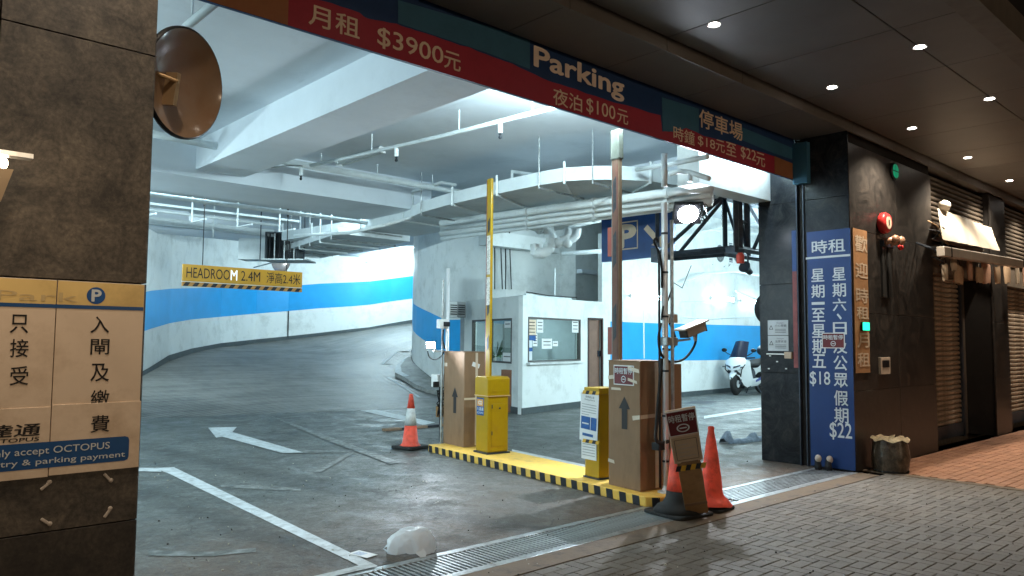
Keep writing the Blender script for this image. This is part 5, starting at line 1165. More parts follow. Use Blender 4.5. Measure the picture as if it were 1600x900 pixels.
a, b2 = gd(378, 405, 17.4), gd(414, 372, 17.4); MB().box((-.35, 0, a.z), (.35, .5, b2.z), frame(((a.x + b2.x) / 2, (a.y + b2.y) / 2, 0), (.72, -.69, 0))).build('duct_shell', DUCT, lt2)
def pipe(name, label, pts_, r, m=PIPE, hang=(), clamps=0):
    t = thing(name, label, 'pipe')
    MB().tube(pts_, r, 12).build('pipe_run', m, t, smooth=True)
    for h_ in hang: MB().tube([h_, (h_[0], h_[1], 4.43)], .009, 6).build('hanger', PIPE, t)
    return t
def drop(t, x, y, z):
    MB().tube([(x, y, z), (x, y, z - .13)], .028, 8).build('drop_pipe', PIPE, t); MB().lathe([(.012, 0), (.022, .02), (.012, .045), (.02, .06)], 8, Matrix.Translation((x, y, z - .2))).build('sprinkler_head', BLKF, t)
t = pipe('sprinkler_pipe', 'white main pipe running along the cross beam under the ceiling', [(4.66, 10.4, 4.2), (7.2, 10.4, 4.2), (9.4, 10.4, 4.2)], .05, hang=[(5.6, 10.4, 4.25), (6.6, 10.4, 4.25), (7.7, 10.4, 4.25)])
MB().tube([(5.4, 10.4, 4.2), (5.0, 10.3, 4.12), (4.85, 10.5, 4.1)], .012, 6).build('drain_tail', GALV, t); drop(t, 5.25, 10.35, 4.15)
t = pipe('sprinkler_pipe', 'thin white branch pipe with two sprinkler drops heading to the opening', [(5.4, 10.4, 4.2), (5.5, 9.4, 4.17), (5.68, 7.5, 4.14), (5.85, 5.1, 4.12)], .026, hang=[(5.55, 8.9, 4.15), (5.72, 7.2, 4.15), (5.8, 6.0, 4.15)])
drop(t, 5.60, 8.37, 4.15); drop(t, 5.77, 6.5, 4.13)
pipe('ceiling_pipe', 'white pipe crossing above the convex mirror', [(2.12, 5.1, 4.12), (2.13, 8, 4.12), (2.13, 11.4, 4.12)], .035, hang=[(2.12, 6.1, 4.12), (2.13, 9, 4.12)])
pipe('ceiling_pipe', 'pale pipe along the far edge of the cross beam', [(-3.5, 12.62, 3.87), (3, 12.62, 3.86), (8.6, 12.62, 3.84)], .04)
pipe('ceiling_pipe', 'fat white conduit crossing the left bay before the cross beam', [gz(225, 206, 4.2), gz(290, 219, 4.2), gz(338, 229, 4.2)], .05)
pipe('ceiling_pipe', 'second thinner pipe beyond the cross beam above the headroom sign', [(-3, 15.2, 4.05), (5, 15.2, 4.02), (7.3, 15.2, 4.0)], .03)
pipe('ceiling_pipe', 'white elbow pipe dropping beside the duct to the left', [gz(712, 289, 4.25), gz(690, 285, 4.25), gz(645, 300, 4.2), gz(645, 300, 4.2) - Vector((0, 0, .45)), gd(600, 352, 12.6), gd(545, 364, 13.6), gd(460, 368, 15)], .028)
pipe('ceiling_pipe', 'white elbow pipe hanging in front of the duct middle', [gz(835, 273, 4.2), gz(800, 268, 4.2), gz(800, 268, 4.2) - Vector((0, 0, .26))], .03)
t = pipe('ceiling_pipe', 'white pipe bundle member looping over the duct end near the steel pole', [gd(1045, 272, 8.9), gd(1062, 267, 8.9), gd(1080, 270, 8.7), gd(1108, 279, 8.4)], .03)
MB().tube([gd(1078, 270, 8.7), gd(1078, 284, 8.7)], .028, 8).build('drop_pipe', PIPE, t)
pipe('ceiling_pipe', 'long thin pipe slanting from the lintel to the duct bend', [gd(1105, 245, 8.0), gd(1050, 256, 9.0), gd(995, 265, 10.0)], .03)
pipe('hanger_post', 'square white hanger post above the steel pole', [gd(1038, 240, 8.6), gd(1038, 292, 8.6)], .035)
for k, (y0, y1, r_, lab) in enumerate(((292, 349, .062, 'thickest pipe of the parallel bundle, on top'), (304, 357, .045, 'second pipe of the parallel bundle below the thick one'), (312, 364, .06, 'third pipe of the parallel bundle, over the blue parking sign'), (318, 373, .035, 'lowest thin pipe of the parallel bundle'))):
    a, b2 = gx(1112, y0, 8.3 + k * .12), gx(690, y1, 8.3 + k * .12)
    t = pipe('service_pipe', lab, [a, (a + b2) / 2, b2], r_); 
    for f in (.12, .35, .6): q = a.lerp(b2, f); d = (b2 - a).normalized(); MB().tube([q - d * .03, q + d * .03], r_ + .014, 10).build('coupling', PIPE, t)
tr = thing('cable_trunking', 'flat white trunking behind the parallel pipe bundle', 'trunking'); a, b2 = gx(1112, 300, 9.0), gx(700, 352, 9.0); d = b2 - a
MB().box((0, -.06, -.1), (d.length, .06, .1), frame(a, d)).build('trunking', DUCT, tr)
# drain stack with traps over the core wall
def G3(px, py, dd_=13.6): return gd(px, py, dd_)
t = pipe('drain_pipe', 'fat white waste pipe with elbow at the top of the core wall', [G3(812, 347), G3(852, 357), G3(860, 366), G3(861, 380), G3(857, 390), G3(848, 396), G3(834, 395)], .095)
for q in ((843, 356), (861, 370), (859, 384)): MB().lathe([(.115, -.03), (.115, .03)], 14, Matrix.Translation(G3(*q)) @ (Matrix.Rotation(rad(80), 4, 'Y') if q[0] < 850 else Matrix.Identity(4))).build('collar', PIPE, t)
for k, dx in enumerate((0, 14)):
    t = pipe('drain_trap', ('left', 'right')[k] + ' of two white U-shaped waste traps under the pipe bundle', spline([G3(888 + dx, 357), G3(887 + dx, 366), G3(882 + dx, 372), G3(876 + dx, 376), G3(871 + dx, 380), G3(872 + dx, 370)], 3), .075)
    MB().ell(tuple(G3(872 + dx, 379)), (.1, .1, .1)).build('trap_cap', PIPE, t, smooth=True)
pipe('drain_pipe', 'white pipe leading right from the traps to the red marker plate', [G3(866, 356), G3(900, 350), G3(945, 341)], .055)
pipe('drain_pipe', 'lower white pipe in the recess behind the raised boom', [gd(878, 397, 17), gd(945, 392, 17)], .05)
wv = thing('valve_box', 'small white drain fitting on the core wall under the fat waste pipe', 'pipe fitting', tuple(G3(836, 388))); MB().box((-.06, -.06, -.12), (.06, .06, .08)).build('fitting', PIPE, wv, bevel=.01)

# ================================================================= HANGING SIGNS
hs = thing('headroom_sign', 'hanging orange headroom sign with hazard bar above the ramp approach', 'sign', M=frame((gy(285, 440, 13.1).x, 13.1, 2.56), (1, 0, 0)))
HW = 2.17; AMB = mat('amber_board', (.52, .27, .03), .4, var=.1)
MB().box((0, 0, 0), (HW, .04, .285)).build('board', AMB, hs, bevel=.003); MB().box((0, 0, -.085), (HW, .04, -.015)).build('hazard_bar', mat('hazard_orange', (.42, .21, .06), .45), hs)
MB().box((0, .005, -.013), (HW, .035, -.002)).build('white_rail', WHITEP, hs)
text('HEADROO', FPL, (.06, .06, .80, .235), INK, hs, 0, .003); text('M', FPL, (.815, .06, .93, .235), emit('painted_glint_letter', (.9, .93, .95), .55), hs, .01, .003); text('2.4M', FPL, (1.0, .06, 1.35, .235), INK, hs, 0, .003); text('淨高2.4米', FPL, (1.47, .045, 2.13, .245), INK, hs, 0, .003)  # the letter M glows: a glint put into its colour
for k in range(14):
    x0 = .04 + k * .155
    MB().add([(x0 - .035, -.003, -.083), (x0 + .045, -.003, -.083), (x0 + .095, -.003, -.017), (x0 + .015, -.003, -.017)], [(0, 1, 2, 3)]).build('black_stripe', BLKF, hs)
for x_ in (.33, 1.86): MB().tube([(x_, .02, .28), (x_, .02, 1.42)], .008, 6).tube([(x_, .02, 1.30), (x_, .02, 1.44)], .02, 6).build('hanging_wire', BLACKP, hs)
# convex mirror at the far left wall
cm = thing('convex_mirror', 'small round traffic mirror on the far ramp wall above the headroom sign', 'mirror', M=frame(gd(439, 410, 24), (.6, -.8, 0), (0, 0, 1)))
MB().lathe([(.32, 0), (.30, .03), (.2, .06), (.08, .075)], 24, Matrix.Rotation(rad(90), 4, 'X')).build('mirror_dome', mat('mirror_pink', (.55, .45, .42), .25, metal=.6), cm, smooth=True); MB().tube([(-.32, .05, 0), (-1.2, .5, -.1)], .02, 6).build('arm', GALV, cm)

ps = thing('parking_sign', 'blue parking sign with boxed P and arrow hanging behind the steel pole', 'sign')
PX = 10.0
def q(px, py): p = gx(px, py, PX); return (-p.y, p.z)
PM = face_plane((PX, 0, 0), (0, -1, 0), (0, 0, 1))
x0, zA = q(940, 404); x1, zB = q(1052, 402)
MB().box((PX, -x0, 2.97), (PX + .08, -x1, 3.95)).build('panel', mat('sign_royal_blue', (.012, .05, .17), .4, var=.15), ps)
PT = mat('sign_peach', (.55, .42, .30), .45)
fr4 = [q(964, 349), q(997, 343), q(997, 387.5), q(964, 392.5)]; w_ = .022
bx0, bx1, bz0, bz1 = fr4[0][0], fr4[1][0], (fr4[2][1] + fr4[3][1]) / 2, (fr4[0][1] + fr4[1][1]) / 2
for r_ in ((bx0, bz0, bx1, bz0 + w_), (bx0, bz1 - w_, bx1, bz1), (bx0, bz0, bx0 + w_, bz1), (bx1 - w_, bz0, bx1, bz1)): flat(rect(*r_), PM, PT, ps, .006, 'border_line')
text('P', PM, (bx0 + .05, bz0 + .05, bx1 - .07, bz1 - .07), PT, ps, .05, .006)
flat([q(1012, 351), q(1006, 358), q(1024, 378), q(1018, 383), q(1034, 386), q(1036, 366), q(1030, 371)], PM, PT, ps, .006, 'arrow')
for y_ in (-x0 - .2, -x1 + .1): MB().tube([(PX + .04, y_, 3.9), (PX + .04, y_, 4.42)], .015, 6).build('hanger', GALV, ps)

# steel truss
tr = thing('steel_truss', 'dark painted steel box truss with crossed braces behind the polished pillar', 'truss')
def T(px, py, x=9.5): return gx(px, py, x)
zb, zt = T(1150, 388).z, T(1150, 296).z; yc = T(1150, 388).y; ye = 7.05
sq = .035
def bar_(a, b2, r=sq, nm='chord'): MB().tube([a, b2], r * 1.3, 4).build(nm, DSTEEL, tr)
for z in (zb, zt):
    bar_((9.5, yc, z), (9.5, ye, z)); bar_((9.5, yc, z), (12.6, yc, z)); bar_((9.95, yc + .45, z), (12.6, yc + .45, z)); bar_((9.95, yc + .45, z), (9.95, ye, z)); bar_((9.5, ye, z), (9.95, ye, z)); bar_((9.5, yc, z), (9.95, yc + .45, z), .025)
for x_, y_ in ((9.5, yc), (9.95, yc + .45), (9.62, yc), (9.95, yc + .1), (9.5, ye), (10.6, yc), (10.6, yc + .45), (11.6, yc)): bar_((x_, y_, zb), (x_, y_, zt), .032, 'upright')
bar_((9.5, ye, zb), (9.5, yc + .1, zt), .026, 'brace'); bar_((9.95, ye, zb), (9.95, yc + .45, zt), .026, 'brace'); bar_((9.62, yc, zb), (9.95, yc + .45, zt), .02, 'brace'); bar_((9.95, yc + .1, zb), (9.5, yc, zt), .02, 'brace')
bar_((9.95, yc, zb), (10.6, yc, zt), .026, 'brace'); bar_((10.6, yc + .45, zt), (11.6, yc + .45, zb), .026, 'brace'); bar_((9.5, yc, (zb + zt) / 2), (9.95, yc + .1, (zb + zt) / 2), .022, 'brace')
MB().box((9.42, yc - .03, zb - .06), (9.66, yc + .12, zb + .02)).box((9.44, ye - .04, zb - .1), (9.6, ye + .08, zb + .12)).build('gusset', DSTEEL, tr)
rb = thing('red_beacon', 'small red beacon lamp hanging under the truss corner', 'beacon', (9.56, yc - .03, zb - .06)); MB().lathe([(.05, -.15), (.055, -.14), (.055, -.03), (.03, 0)], 14).build('lens', mat('beacon_red', (.5, .05, .03), .3), rb)
sp = thing('spot_lamp', 'black unlit spot lamp hanging below the truss beside the pillar', 'lamp', (9.9, yc + .05, zb - .05)); MB().tube([(0, 0, 0), (0, 0, -.18)], .015, 6).build('stem', DSTEEL, sp)
MB().lathe([(.04, -.09), (.05, 0), (.09, .09)], 12, Matrix.Translation((-.02, 0, -.22)) @ Matrix.Rotation(rad(-65), 4, 'Y')).build('lamp_body', DSTEEL, sp)
ch = thing('hanging_chain', 'short steel chain hanging inside the truss', 'chain', (9.52, yc + .22, zt - .04))
for k in range(16): MB().tube([(.014 * math.cos(a) * (1 if k % 2 else .2), .014 * math.cos(a) * (.2 if k % 2 else 1), -.03 * k + .02 * math.sin(a)) for a in [i * math.pi / 3 for i in range(7)]], .004, 4).build('link', DSTEEL, ch)
cb = thing('coiled_cable', 'coil of black cable hung beside the floodlight', 'cable', tuple(gd(1100, 332, 9.3)))
for k in range(4): MB().tube([(.07 * math.cos(a + k), .03 * math.sin(a + k), .10 * math.sin(a)) for a in [i * math.pi / 6 for i in range(13)]], .006, 5).build('loop', BLACKR, cb)
MB().tube([(9.5, yc + 1.0, zt), (9.2, yc + .6, zt - .05), tuple(fp)], .02, 6).build('lamp_arm', DSTEEL, tr)

# ================================================================= LEFT PILLAR FITTINGS
sg = thing('payment_sign', 'stained cream entry payment board with blue Octopus band on the granite pillar', 'sign')
Y0 = 4.2
def s(px, py): p = gy(px, py, Y0 - .012); return (p.x, p.z)
SZ0, SZ1 = .945, 1.875; xr = s(226, 447)[0]; xj = s(82, 600)[0]; xrb = s(222, 729)[0]
LPn = face_plane((0, Y0 - .016, 0), (1, 0, 0), (0, 0, 1)); LPu = face_plane((0, Y0 - .012, 0), (1, 0, 0), (0, 0, 1))
zs = s(160, 633)[1]
MB().box((xj + .002, Y0 - .012, zs), (xr, Y0 - .001, SZ1)).build('board_panel', CREAM, sg, bevel=.001, seg=1); MB().box((-.6, Y0 - .012, zs - .01), (xj - .002, Y0 - .001, SZ1)).build('board_panel', CREAM, sg, bevel=.001, seg=1)
MB().box((xj + .002, Y0 - .016, SZ0), (xr + .005, Y0 - .001, zs + .012)).build('board_panel', CREAM, sg, bevel=.001, seg=1); MB().box((-.6, Y0 - .016, SZ0 - .004), (xj - .002, Y0 - .001, zs + .004)).build('board_panel', CREAM, sg, bevel=.001, seg=1)
zy = s(160, 481)[1]
flat(rect(-.6, zy, xj - .003, SZ1 - .003), LPu, CREAMY, sg, .001, 'yellow_band'); flat(rect(xj + .003, zy, xr - .002, SZ1 - .003), LPu, CREAMY, sg, .001, 'yellow_band')
flat(rect(-.6, zy - .008, xr - .002, zy + .010), LPu, SBLUE, sg, .0018, 'blue_line')
cx, cz = s(150, 462); rr = .042
flat([(cx + rr * math.cos(a), cz + rr * math.sin(a)) for a in [k * math.pi / 16 for k in range(32)]], LPu, INKB, sg, .002, 'roundel'); text('P', LPu, (cx - .018, cz - .028, cx + .022, cz + .028), WPRINT, sg, .03, .0025)
text('停車場 Car Park', LPu, (-.35, s(60, 472)[1], s(122, 470)[0], s(60, 452)[1]), mat('faded_print', (.60, .45, .22), .5), sg, .0, .003)
for chs, x_, tops in (('入閘及繳費', 156, ((495, 520), (530, 554), (568, 596), (609, 636), (648, 676))), ('只接受', 30, ((492, 520), (530, 558), (572, 602)))):
    for c, (t0, t1) in zip(chs, tops):
        a, b2 = s(x_ - 15, t1), s(x_ + 15, t0); text(c, LPn if c == '費' else LPu, (a[0], a[1], b2[0], b2[1]), INK, sg, .006, .0018)
text('入八達通', LPn, (s(-120, 680)[0], s(60, 680)[1], s(61, 680)[0], s(60, 661)[1]), INK, sg, .016, .0015, shear=.12)
text('OCTOPUS', LPn, (s(-32, 690)[0], s(60, 689)[1] + .002, s(60, 690)[0], s(60, 683)[1] + .002), INK, sg, .012, .0015, shear=.15)
bz0_, bz1_ = s(200, 719)[1], s(200, 681)[1]; bxr = s(201, 700)[0]
flat([(-.6, bz0_), (bxr - .02, bz0_), (bxr - .005, bz0_ + .006), (bxr, bz0_ + .02), (bxr, bz1_ - .02), (bxr - .005, bz1_ - .006), (bxr - .02, bz1_), (-.6, bz1_)], LPn, SBLUE, sg, .001, 'blue_panel')
xL = s(0, 715)[0]
text('Only accept OCTOPUS', LPn, (s(-26, 700)[0], (bz0_ + bz1_) / 2 - .004, s(171, 695)[0], bz1_ - .022), WPRINT, sg, .004, .0018)
text('Entry & parking payment', LPn, (s(-22, 715)[0], bz0_ + .012, s(195, 705)[0], (bz0_ + bz1_) / 2 - .014), WPRINT, sg, .004, .0018)
for px, py, a, lab in ((71, 759, 40, 'upper left foam scrap stuck to the granite below the payment board'), (168, 746, -50, 'upper right foam scrap stuck to the granite, just under the board corner'), (71, 815, -40, 'lower left foam scrap stuck to the granite near the pillar foot'), (168, 801, 55, 'lower right foam scrap stuck to the granite')):
    p = gy(px, py, Y0 - .004)
    t = MB().box((-.026, -.006, -.007), (.026, .003, .007), Matrix.Translation(p) @ Matrix.Rotation(rad(-a), 4, 'Y')).ell((0, 0, 0), (.012, .008, .011), Matrix.Translation(p) @ Matrix.Rotation(rad(-a), 4, 'Y') @ Matrix.Translation((.022, 0, .002))).build('foam_scrap', mat('dirty_foam', (.52, .45, .38), .7), bevel=.003, seg=1)
    t['label'] = lab; t['category'] = 'scrap'; t['group'] = 'foam scraps under the board'
sl = thing('sign_lamp', 'small lit lamp with metal hood fixed to the brown pillar at the left edge', 'lamp')
a, b2 = gy(50, 247, 3.88), gy(-60, 236, 3.88)
MB().box((b2.x, 3.85, a.z - .008), (a.x, 3.91, a.z + .012)).build('hood_bar', STEEL, sl)
c0, c1_ = gy(-30, 310, 3.95), gy(20, 266, 3.95)
MB().add([(c0.x, 3.93, c1_.z), (c1_.x, 3.93, c1_.z), (c1_.x - .035, 3.97, c0.z), (c0.x, 3.97, c0.z), (c0.x, 4.0, c1_.z), (c1_.x, 4.0, c1_.z), (c1_.x - .035, 4.0, c0.z), (c0.x, 4.0, c0.z)], [(0, 1, 2, 3), (4, 7, 6, 5), (0, 4, 5, 1), (1, 5, 6, 2), (2, 6, 7, 3), (3, 7, 4, 0)]).build('hood', mat('lamp_hood', (.35, .28, .2), .4), sl)
MB().ell((c1_.x - .05, 3.97, c1_.z + .03), (.035, .03, .035)).build('bulb', emit('warm_bulb', (1, .80, .55), 18), sl)
MB().box((c0.x - .1, 3.9, c1_.z - .02), (c0.x - .06, 4.2, a.z)).build('bracket', STEEL, sl)
light(sl, 'bulb_glow', 'SPOT', 7, (1, .74, .48), (c1_.x - .1, 3.55, 2.5), (1.0, 4.2, 1.35), spot_size=rad(140), spot_blend=.7, shadow_soft_size=.04)
# big convex mirror seen from behind
mc = gd(291, 131, 4.5)
nv = Vector((.50, -.82, -.12)).normalized()   # back of the mirror looks towards the street
mm = thing('convex_mirror', 'big round traffic mirror seen from behind, brown back and bracket, beside the brown pillar', 'mirror', M=frame(mc, nv.cross(Vector((0, 0, 1))), nv))
BRB = mat('mirror_back_brown', (.22, .14, .085), .42, var=.22, scale=3, dirt=((.16, .08, .04), .5, 3), coat=.3)
MB().lathe([(.312, -.03), (.325, -.02), (.325, 0), (.312, .008)], 48, cap=False).build('rim', BLACKP, mm, smooth=True)
MB().lathe([(.315, .006), (.26, -.028), (.18, -.05), (.06, -.06), (.001, -.062)], 48, cap=False).build('back_shell', BRB, mm, smooth=True)
MB().lathe([(.311, -.034), (.24, -.066), (.15, -.092), (.05, -.105), (.001, -.106)], 40, cap=False).build('mirror_dome', STEEL, mm, smooth=True)
Mi = mm.matrix_world.inverted()
def ml(px, py, d): return Mi @ gd(px, py, d)
MB().box((.085, -.03, -.05), (.115, .16, .03)).build('bracket_plate', mat('bracket_brass', (.45, .30, .16), .35, metal=.7), mm)
MB().tube([(.10, .02, .03), Mi @ (mc + Vector((-.26, -.02, .03)))], .012, 8).build('arm', mat('bracket_brass', (.45, .30, .16), .35, metal=.7), mm)
for z_ in (-.02, .03, .08, .13): MB().tube([(.07, z_, -.06), (.07, z_, -.02)], .007, 6).build('bolt', DSTEEL, mm)

# ================================================================= RIGHT PILLAR FITTINGS
RP = face_plane((9.694, 0, 0), (0, -1, 0), (0, 0, 1))
def rq(px, py): p = gx(px, py, 9.69); return (-p.y, p.z)
ts = thing('tariff_sign', 'tall blue hourly tariff sign with white Chinese characters on the polished pillar', 'sign')
MB().box((9.69, 4.19, .02), (9.698, 4.765, 3.07)).build('panel', mat('tariff_blue', (.014, .042, .15), .4, var=.10, scale=2, dirt=((.015, .045, .14), .35, 2)), ts)
def rt(sx, p0, p1, bold=.012): 
    a, c = rq(p0[0], p1[1]), rq(p1[0], p0[1]); text(sx, RP, (a[0], a[1], c[0], c[1]), WPRINT, ts, bold, .007)
rt('時租', (1269, 372), (1320, 397)); 
a, c = rq(1259, 404), rq(1334, 400); flat(rect(a[0], a[1] - .012, -4.195, a[1] + .015), RP, WPRINT, ts, .006, 'white_rule')
for c_, yc_, h_ in (('星', 430, 21), ('期', 455, 21), ('一', 474, 4), ('至', 492, 21), ('星', 517, 21), ('期', 541, 22), ('五', 564, 20)): rt(c_, (1268 + (yc_ - 430) * .015, yc_ - h_ / 2), (1287.5 + (yc_ - 430) * .02, yc_ + h_ / 2))
rt('$18', (1266, 581), (1297, 603), .006)
for c_, yc_, h_ in (('星', 428, 21), ('期', 453, 22), ('六', 476, 20), ('日', 513, 19), ('及', 541, 22), ('公', 567, 22), ('眾', 594, 21), ('假', 622, 22), ('期', 649, 22)): rt(c_, (1301 + (yc_ - 430) * .015, yc_ - h_ / 2), (1321 + (yc_ - 430) * .02, yc_ + h_ / 2))
rt('、', (1308, 490), (1315, 499)); rt('$22', (1297, 662), (1331, 686), .006)
a, c = rq(1285, 544), rq(1320, 520)
rn = thing('small_notice', 'small maroon suspension notice stuck across the blue tariff sign', 'notice', M=Matrix.Identity(4)); red_notice(rn, face_plane((9.686, 0, 0), (0, -1, 0), (0, 0, 1)), a[0], a[1], c[0] - a[0], c[1] - a[1])
wn = thing('warning_notice', 'pair of grey warning sheets with triangles on the inner dark stone', 'notice')
a, c = rq(1200, 548), rq(1231, 500); mid = (a[1] + c[1]) / 2
for z0, z1, tx in ((a[1], mid - .004, '注意安全'), (mid + .004, c[1], '小心車輛')):
    MB().box((9.694, -c[0], z0), (9.699, -a[0], z1)).build('sheet', mat('grey_sheet', (.42, .45, .47), .4), wn)
    h = z1 - z0; w = c[0] - a[0]
    tri = [(a[0] + w * .06, z0 + h * .38), (a[0] + w * .28, z0 + h * .38), (a[0] + w * .17, z0 + h * .68)]
    b = MB(); ti = [(a[0] + w * .10, z0 + h * .42), (a[0] + w * .24, z0 + h * .42), (a[0] + w * .17, z0 + h * .60)]
    b.add([(x, y, .003) for x, y in tri + ti], [(0, 1, 4, 3), (1, 2, 5, 4), (2, 0, 3, 5)], RP).build('triangle', INK, wn)
    text(tx, RP, (a[0] + w * .36, z0 + h * .55, a[0] + w * .92, z0 + h * .72), INK, wn, 0, .003); text('Danger', RP, (a[0] + w * .45, z0 + h * .76, a[0] + w * .8, z0 + h * .86), INK, wn, 0, .003)
    for k in range(3): flat(rect(a[0] + w * .36, z0 + h * (.18 + k * .1), a[0] + w * .9, z0 + h * (.21 + k * .1)), RP, INK, wn, .003, 'text_line')
sw_ = thing('switch_box', 'beige switch box with white conduit on the inner dark stone', 'switch'); a, c = rq(1227, 560), rq(1238, 550)
MB().box((9.66, -c[0], a[1]), (9.70, -a[0], c[1])).build('box', mat('beige_plastic', (.42, .33, .25), .5), sw_, bevel=.004); e_ = rq(1198, 553); MB().tube([(9.688, -e_[0], e_[1]), (9.688, -a[0], e_[1])], .010, 6).build('conduit', WHITEP, sw_)
for px, py in ((1203, 556), (1214, 565), (1201, 576), (1228, 576)):
    a = rq(px, py); 
    o = MB().box((9.69, -a[0] - .012, a[1] - .008), (9.699, -a[0] + .012, a[1] + .008)).build('wall_clip', WHITEP, sw_)
bs_ = thing('barrier_strip', 'faded red and white vertical strip beside the shutter slot', 'marker strip'); a = rq(1250, 575); c = rq(1243, 360)
MB().box((9.688, 4.915, a[1]), (9.698, 4.975, c[1] - .55)).build('red_part', mat('dull_red', (.20, .06, .06), .5, var=.3), bs_); MB().box((9.688, 4.915, c[1] - .55), (9.698, 4.975, c[1])).build('blue_part', mat('dull_blue', (.03, .07, .2), .5), bs_)
dk = thing('round_mirror', 'dark round mirror edge poking out behind the pillar', 'mirror', M=frame(gx(1203, 482, 9.78) + Vector((.0, .0, 0)), (0, 1, 0), (-1, .3, 0)))
MB().lathe([(.22, -.03), (.24, 0), (.22, .03)], 28).build('disc', BLACKP, dk, smooth=True)
FW2 = face_plane((0, 4.194, 0), (1, 0, 0), (0, 0, 1))
def wq(px, py): p = gy(px, py, 4.19); return (p.x, p.z)
wsn = thing('welcome_sign', 'narrow tan vertical sign with pale characters on the pillar corner', 'sign'); a, c = wq(1340, 583), wq(1357, 362)
a = (9.76, a[1]); 
MB().box((a[0], 4.185, a[1]), (wq(1356, 450)[0], 4.196, c[1])).build('panel', mat('tan_panel', (.40, .22, .11), .5, var=.2, scale=4, dirt=((.25, .12, .05), .4, 5)), wsn)
WM_ = face_plane((0, 4.183, 0), (1, 0, 0), (0, 0, 1)); CR = mat('cream_print', (.58, .46, .34), .5)
for c_, yc_ in zip('歡迎時租', (382, 423, 462, 489)):
    h = 22 if c_ != '租' else 18; p0, p1 = wq(1342, yc_ + h / 2), wq(1354, yc_ - h / 2); text(c_, WM_, (a[0] + .05, p0[1], wq(1354, 400)[0] , p1[1]), CR, wsn, .015, .002)
for c_, yc_ in zip('月租', (532, 562)):
    p0, p1 = wq(1342, yc_ + 11), wq(1355, yc_ - 11); text(c_, WM_, (a[0] + .05, p0[1], wq(1354, 400)[0], p1[1]), CR, wsn, .015, .002)
gl = thing('green_glow_piece', 'small glowing green box over the tan vertical sign', 'green glow', (wq(1348, 510)[0], 4.18, wq(1348, 510)[1]))  # glowing green box added over the sign
MB().box((-.10, -.03, -.06), (.11, .0, .06)).build('housing', BLACKP, gl, bevel=.01); MB().box((-.09, -.036, -.05), (.10, -.03, .05)).build('lens', emit('glowing_green_face', (.02, .95, .50), 2.2), gl)  # housing and lens are the two parts of the added glowing box
light(gl, 'green_glow', 'AREA', .5, (.05, 1, .5), (.02, -.06, 0), (.02, -1, 0), size=.12)
bx = thing('intercom', 'small white wall plate with dark centre on the dark stone', 'intercom'); a, c = wq(1374, 585), wq(1388, 558)
MB().box((a[0], 4.165, a[1]), (c[0], 4.20, c[1])).build('plate', mat('plate_cream', (.5, .42, .34), .5), bx, bevel=.004); MB().box((a[0] + .04, 4.160, a[1] + .09), (c[0] - .04, 4.166, c[1] - .04)).build('dark_inset', BLACKP, bx)
fb_ = thing('fire_bell', 'red round fire alarm bell on the dark stone wall', 'alarm bell', M=frame((wq(1378, 350)[0] - .05, 4.19, wq(1378, 350)[1]), (1, 0, 0), (0, -1, 0)))
MB().lathe([(.12, 0), (.14, .02), (.145, .07), (.12, .11)], 28).build('gong', mat('bell_red', (.50, .03, .03), .35), fb_, smooth=True); MB().lathe([(.085, .108), (.085, .114)], 24).build('white_label', mat('label_ivory', (.65, .55, .42), .5), fb_); MB().box((-.015, -.03, .114), (.015, .04, .118)).build('black_mark', INK, fb_)
tw = thing('inlet_valves', 'twin brass fire inlet knobs with red cap below the alarm bell', 'fire inlet', (wq(1385, 380)[0], 4.2, wq(1385, 380)[1]))
BRS = mat('dull_brass', (.42, .24, .16), .4, metal=.3, var=.2)
MB().box((-.2, -.05, -.06), (.2, 0, .02)).build('backplate', DSTEEL, tw)
for x_ in (-.13, .06): MB().tube([(x_, -.02, -.0), (x_ + .03, -.16, .03)], .045, 10).ell((x_ + .03, -.17, .03), (.062, .05, .062)).build('knob', BRS, tw, smooth=True)
MB().ell((.2, -.12, -.05), (.04, .04, .04)).build('red_cap', mat('bell_red', (.50, .03, .03), .35), tw, smooth=True)
MB().box((-.2, -.03, -.75), (-.06, 0, -.06)).box((.0, -.03, -.75), (.1, 0, -.06)).build('knob_shadow', mat('painted_knob_shadow', (.03, .03, .03), .4), tw)  # dark strips drawn as the long shadows below the knobs
# wrapped bin and small stubs
tb = thing('wrapped_tub', 'round tub wrapped in shiny dark film with pale rags on top', 'tub', (gz(1393, 738).x + .06, 3.93, 0)); n = 30; rws = []
for z_ in [k * .04 for k in range(11)]:
    row = []
    for k in range(n + 1):
        a = 2 * math.pi * k / n; r_ = (.20 + .02 * math.sin(z_ * 9)) * (1 + .06 * mnoise.noise(Vector((math.cos(a) * 2, math.sin(a) * 2, z_ * 14))) + .04 * mnoise.noise(Vector((math.cos(a) * 5, math.sin(a) * 5, z_ * 40))))
        row.append((r_ * math.cos(a), r_ * math.sin(a), z_ + .01))
    rws.append(row[::-1])
MB().quadstrip(rws).build('film_wrap', mat('brown_film', (.07, .055, .04), .28, var=.5, scale=14, bump=.7, bscale=24, dirt=((.20, .15, .10), .4, 12)), tb, smooth=True)
rws = []
for i in range(7):
    row = []
    for k in range(25):
        a = 2 * math.pi * k / 24; r_ = .225 * (1 - i / 6.3) * (1 + .14 * mnoise.noise(Vector((math.cos(a) * 3, math.sin(a) * 3, i)))); row.append((r_ * math.cos(a), r_ * math.sin(a), .41 + .02 * math.sin(k * 1.7 + i) + (.015 if i < 2 else .0) - (.03 if i == 0 else 0)))
    rws.append(row[::-1])
MB().quadstrip(rws).build('rag_top', mat('straw_rag', (.40, .32, .20), .8, var=.4, scale=18, bump=.6, bscale=40), tb, smooth=True)
MB().lathe([(.205, 0), (.21, .02), (.2, .035)], 24).build('base_ring', BLACKR, tb)
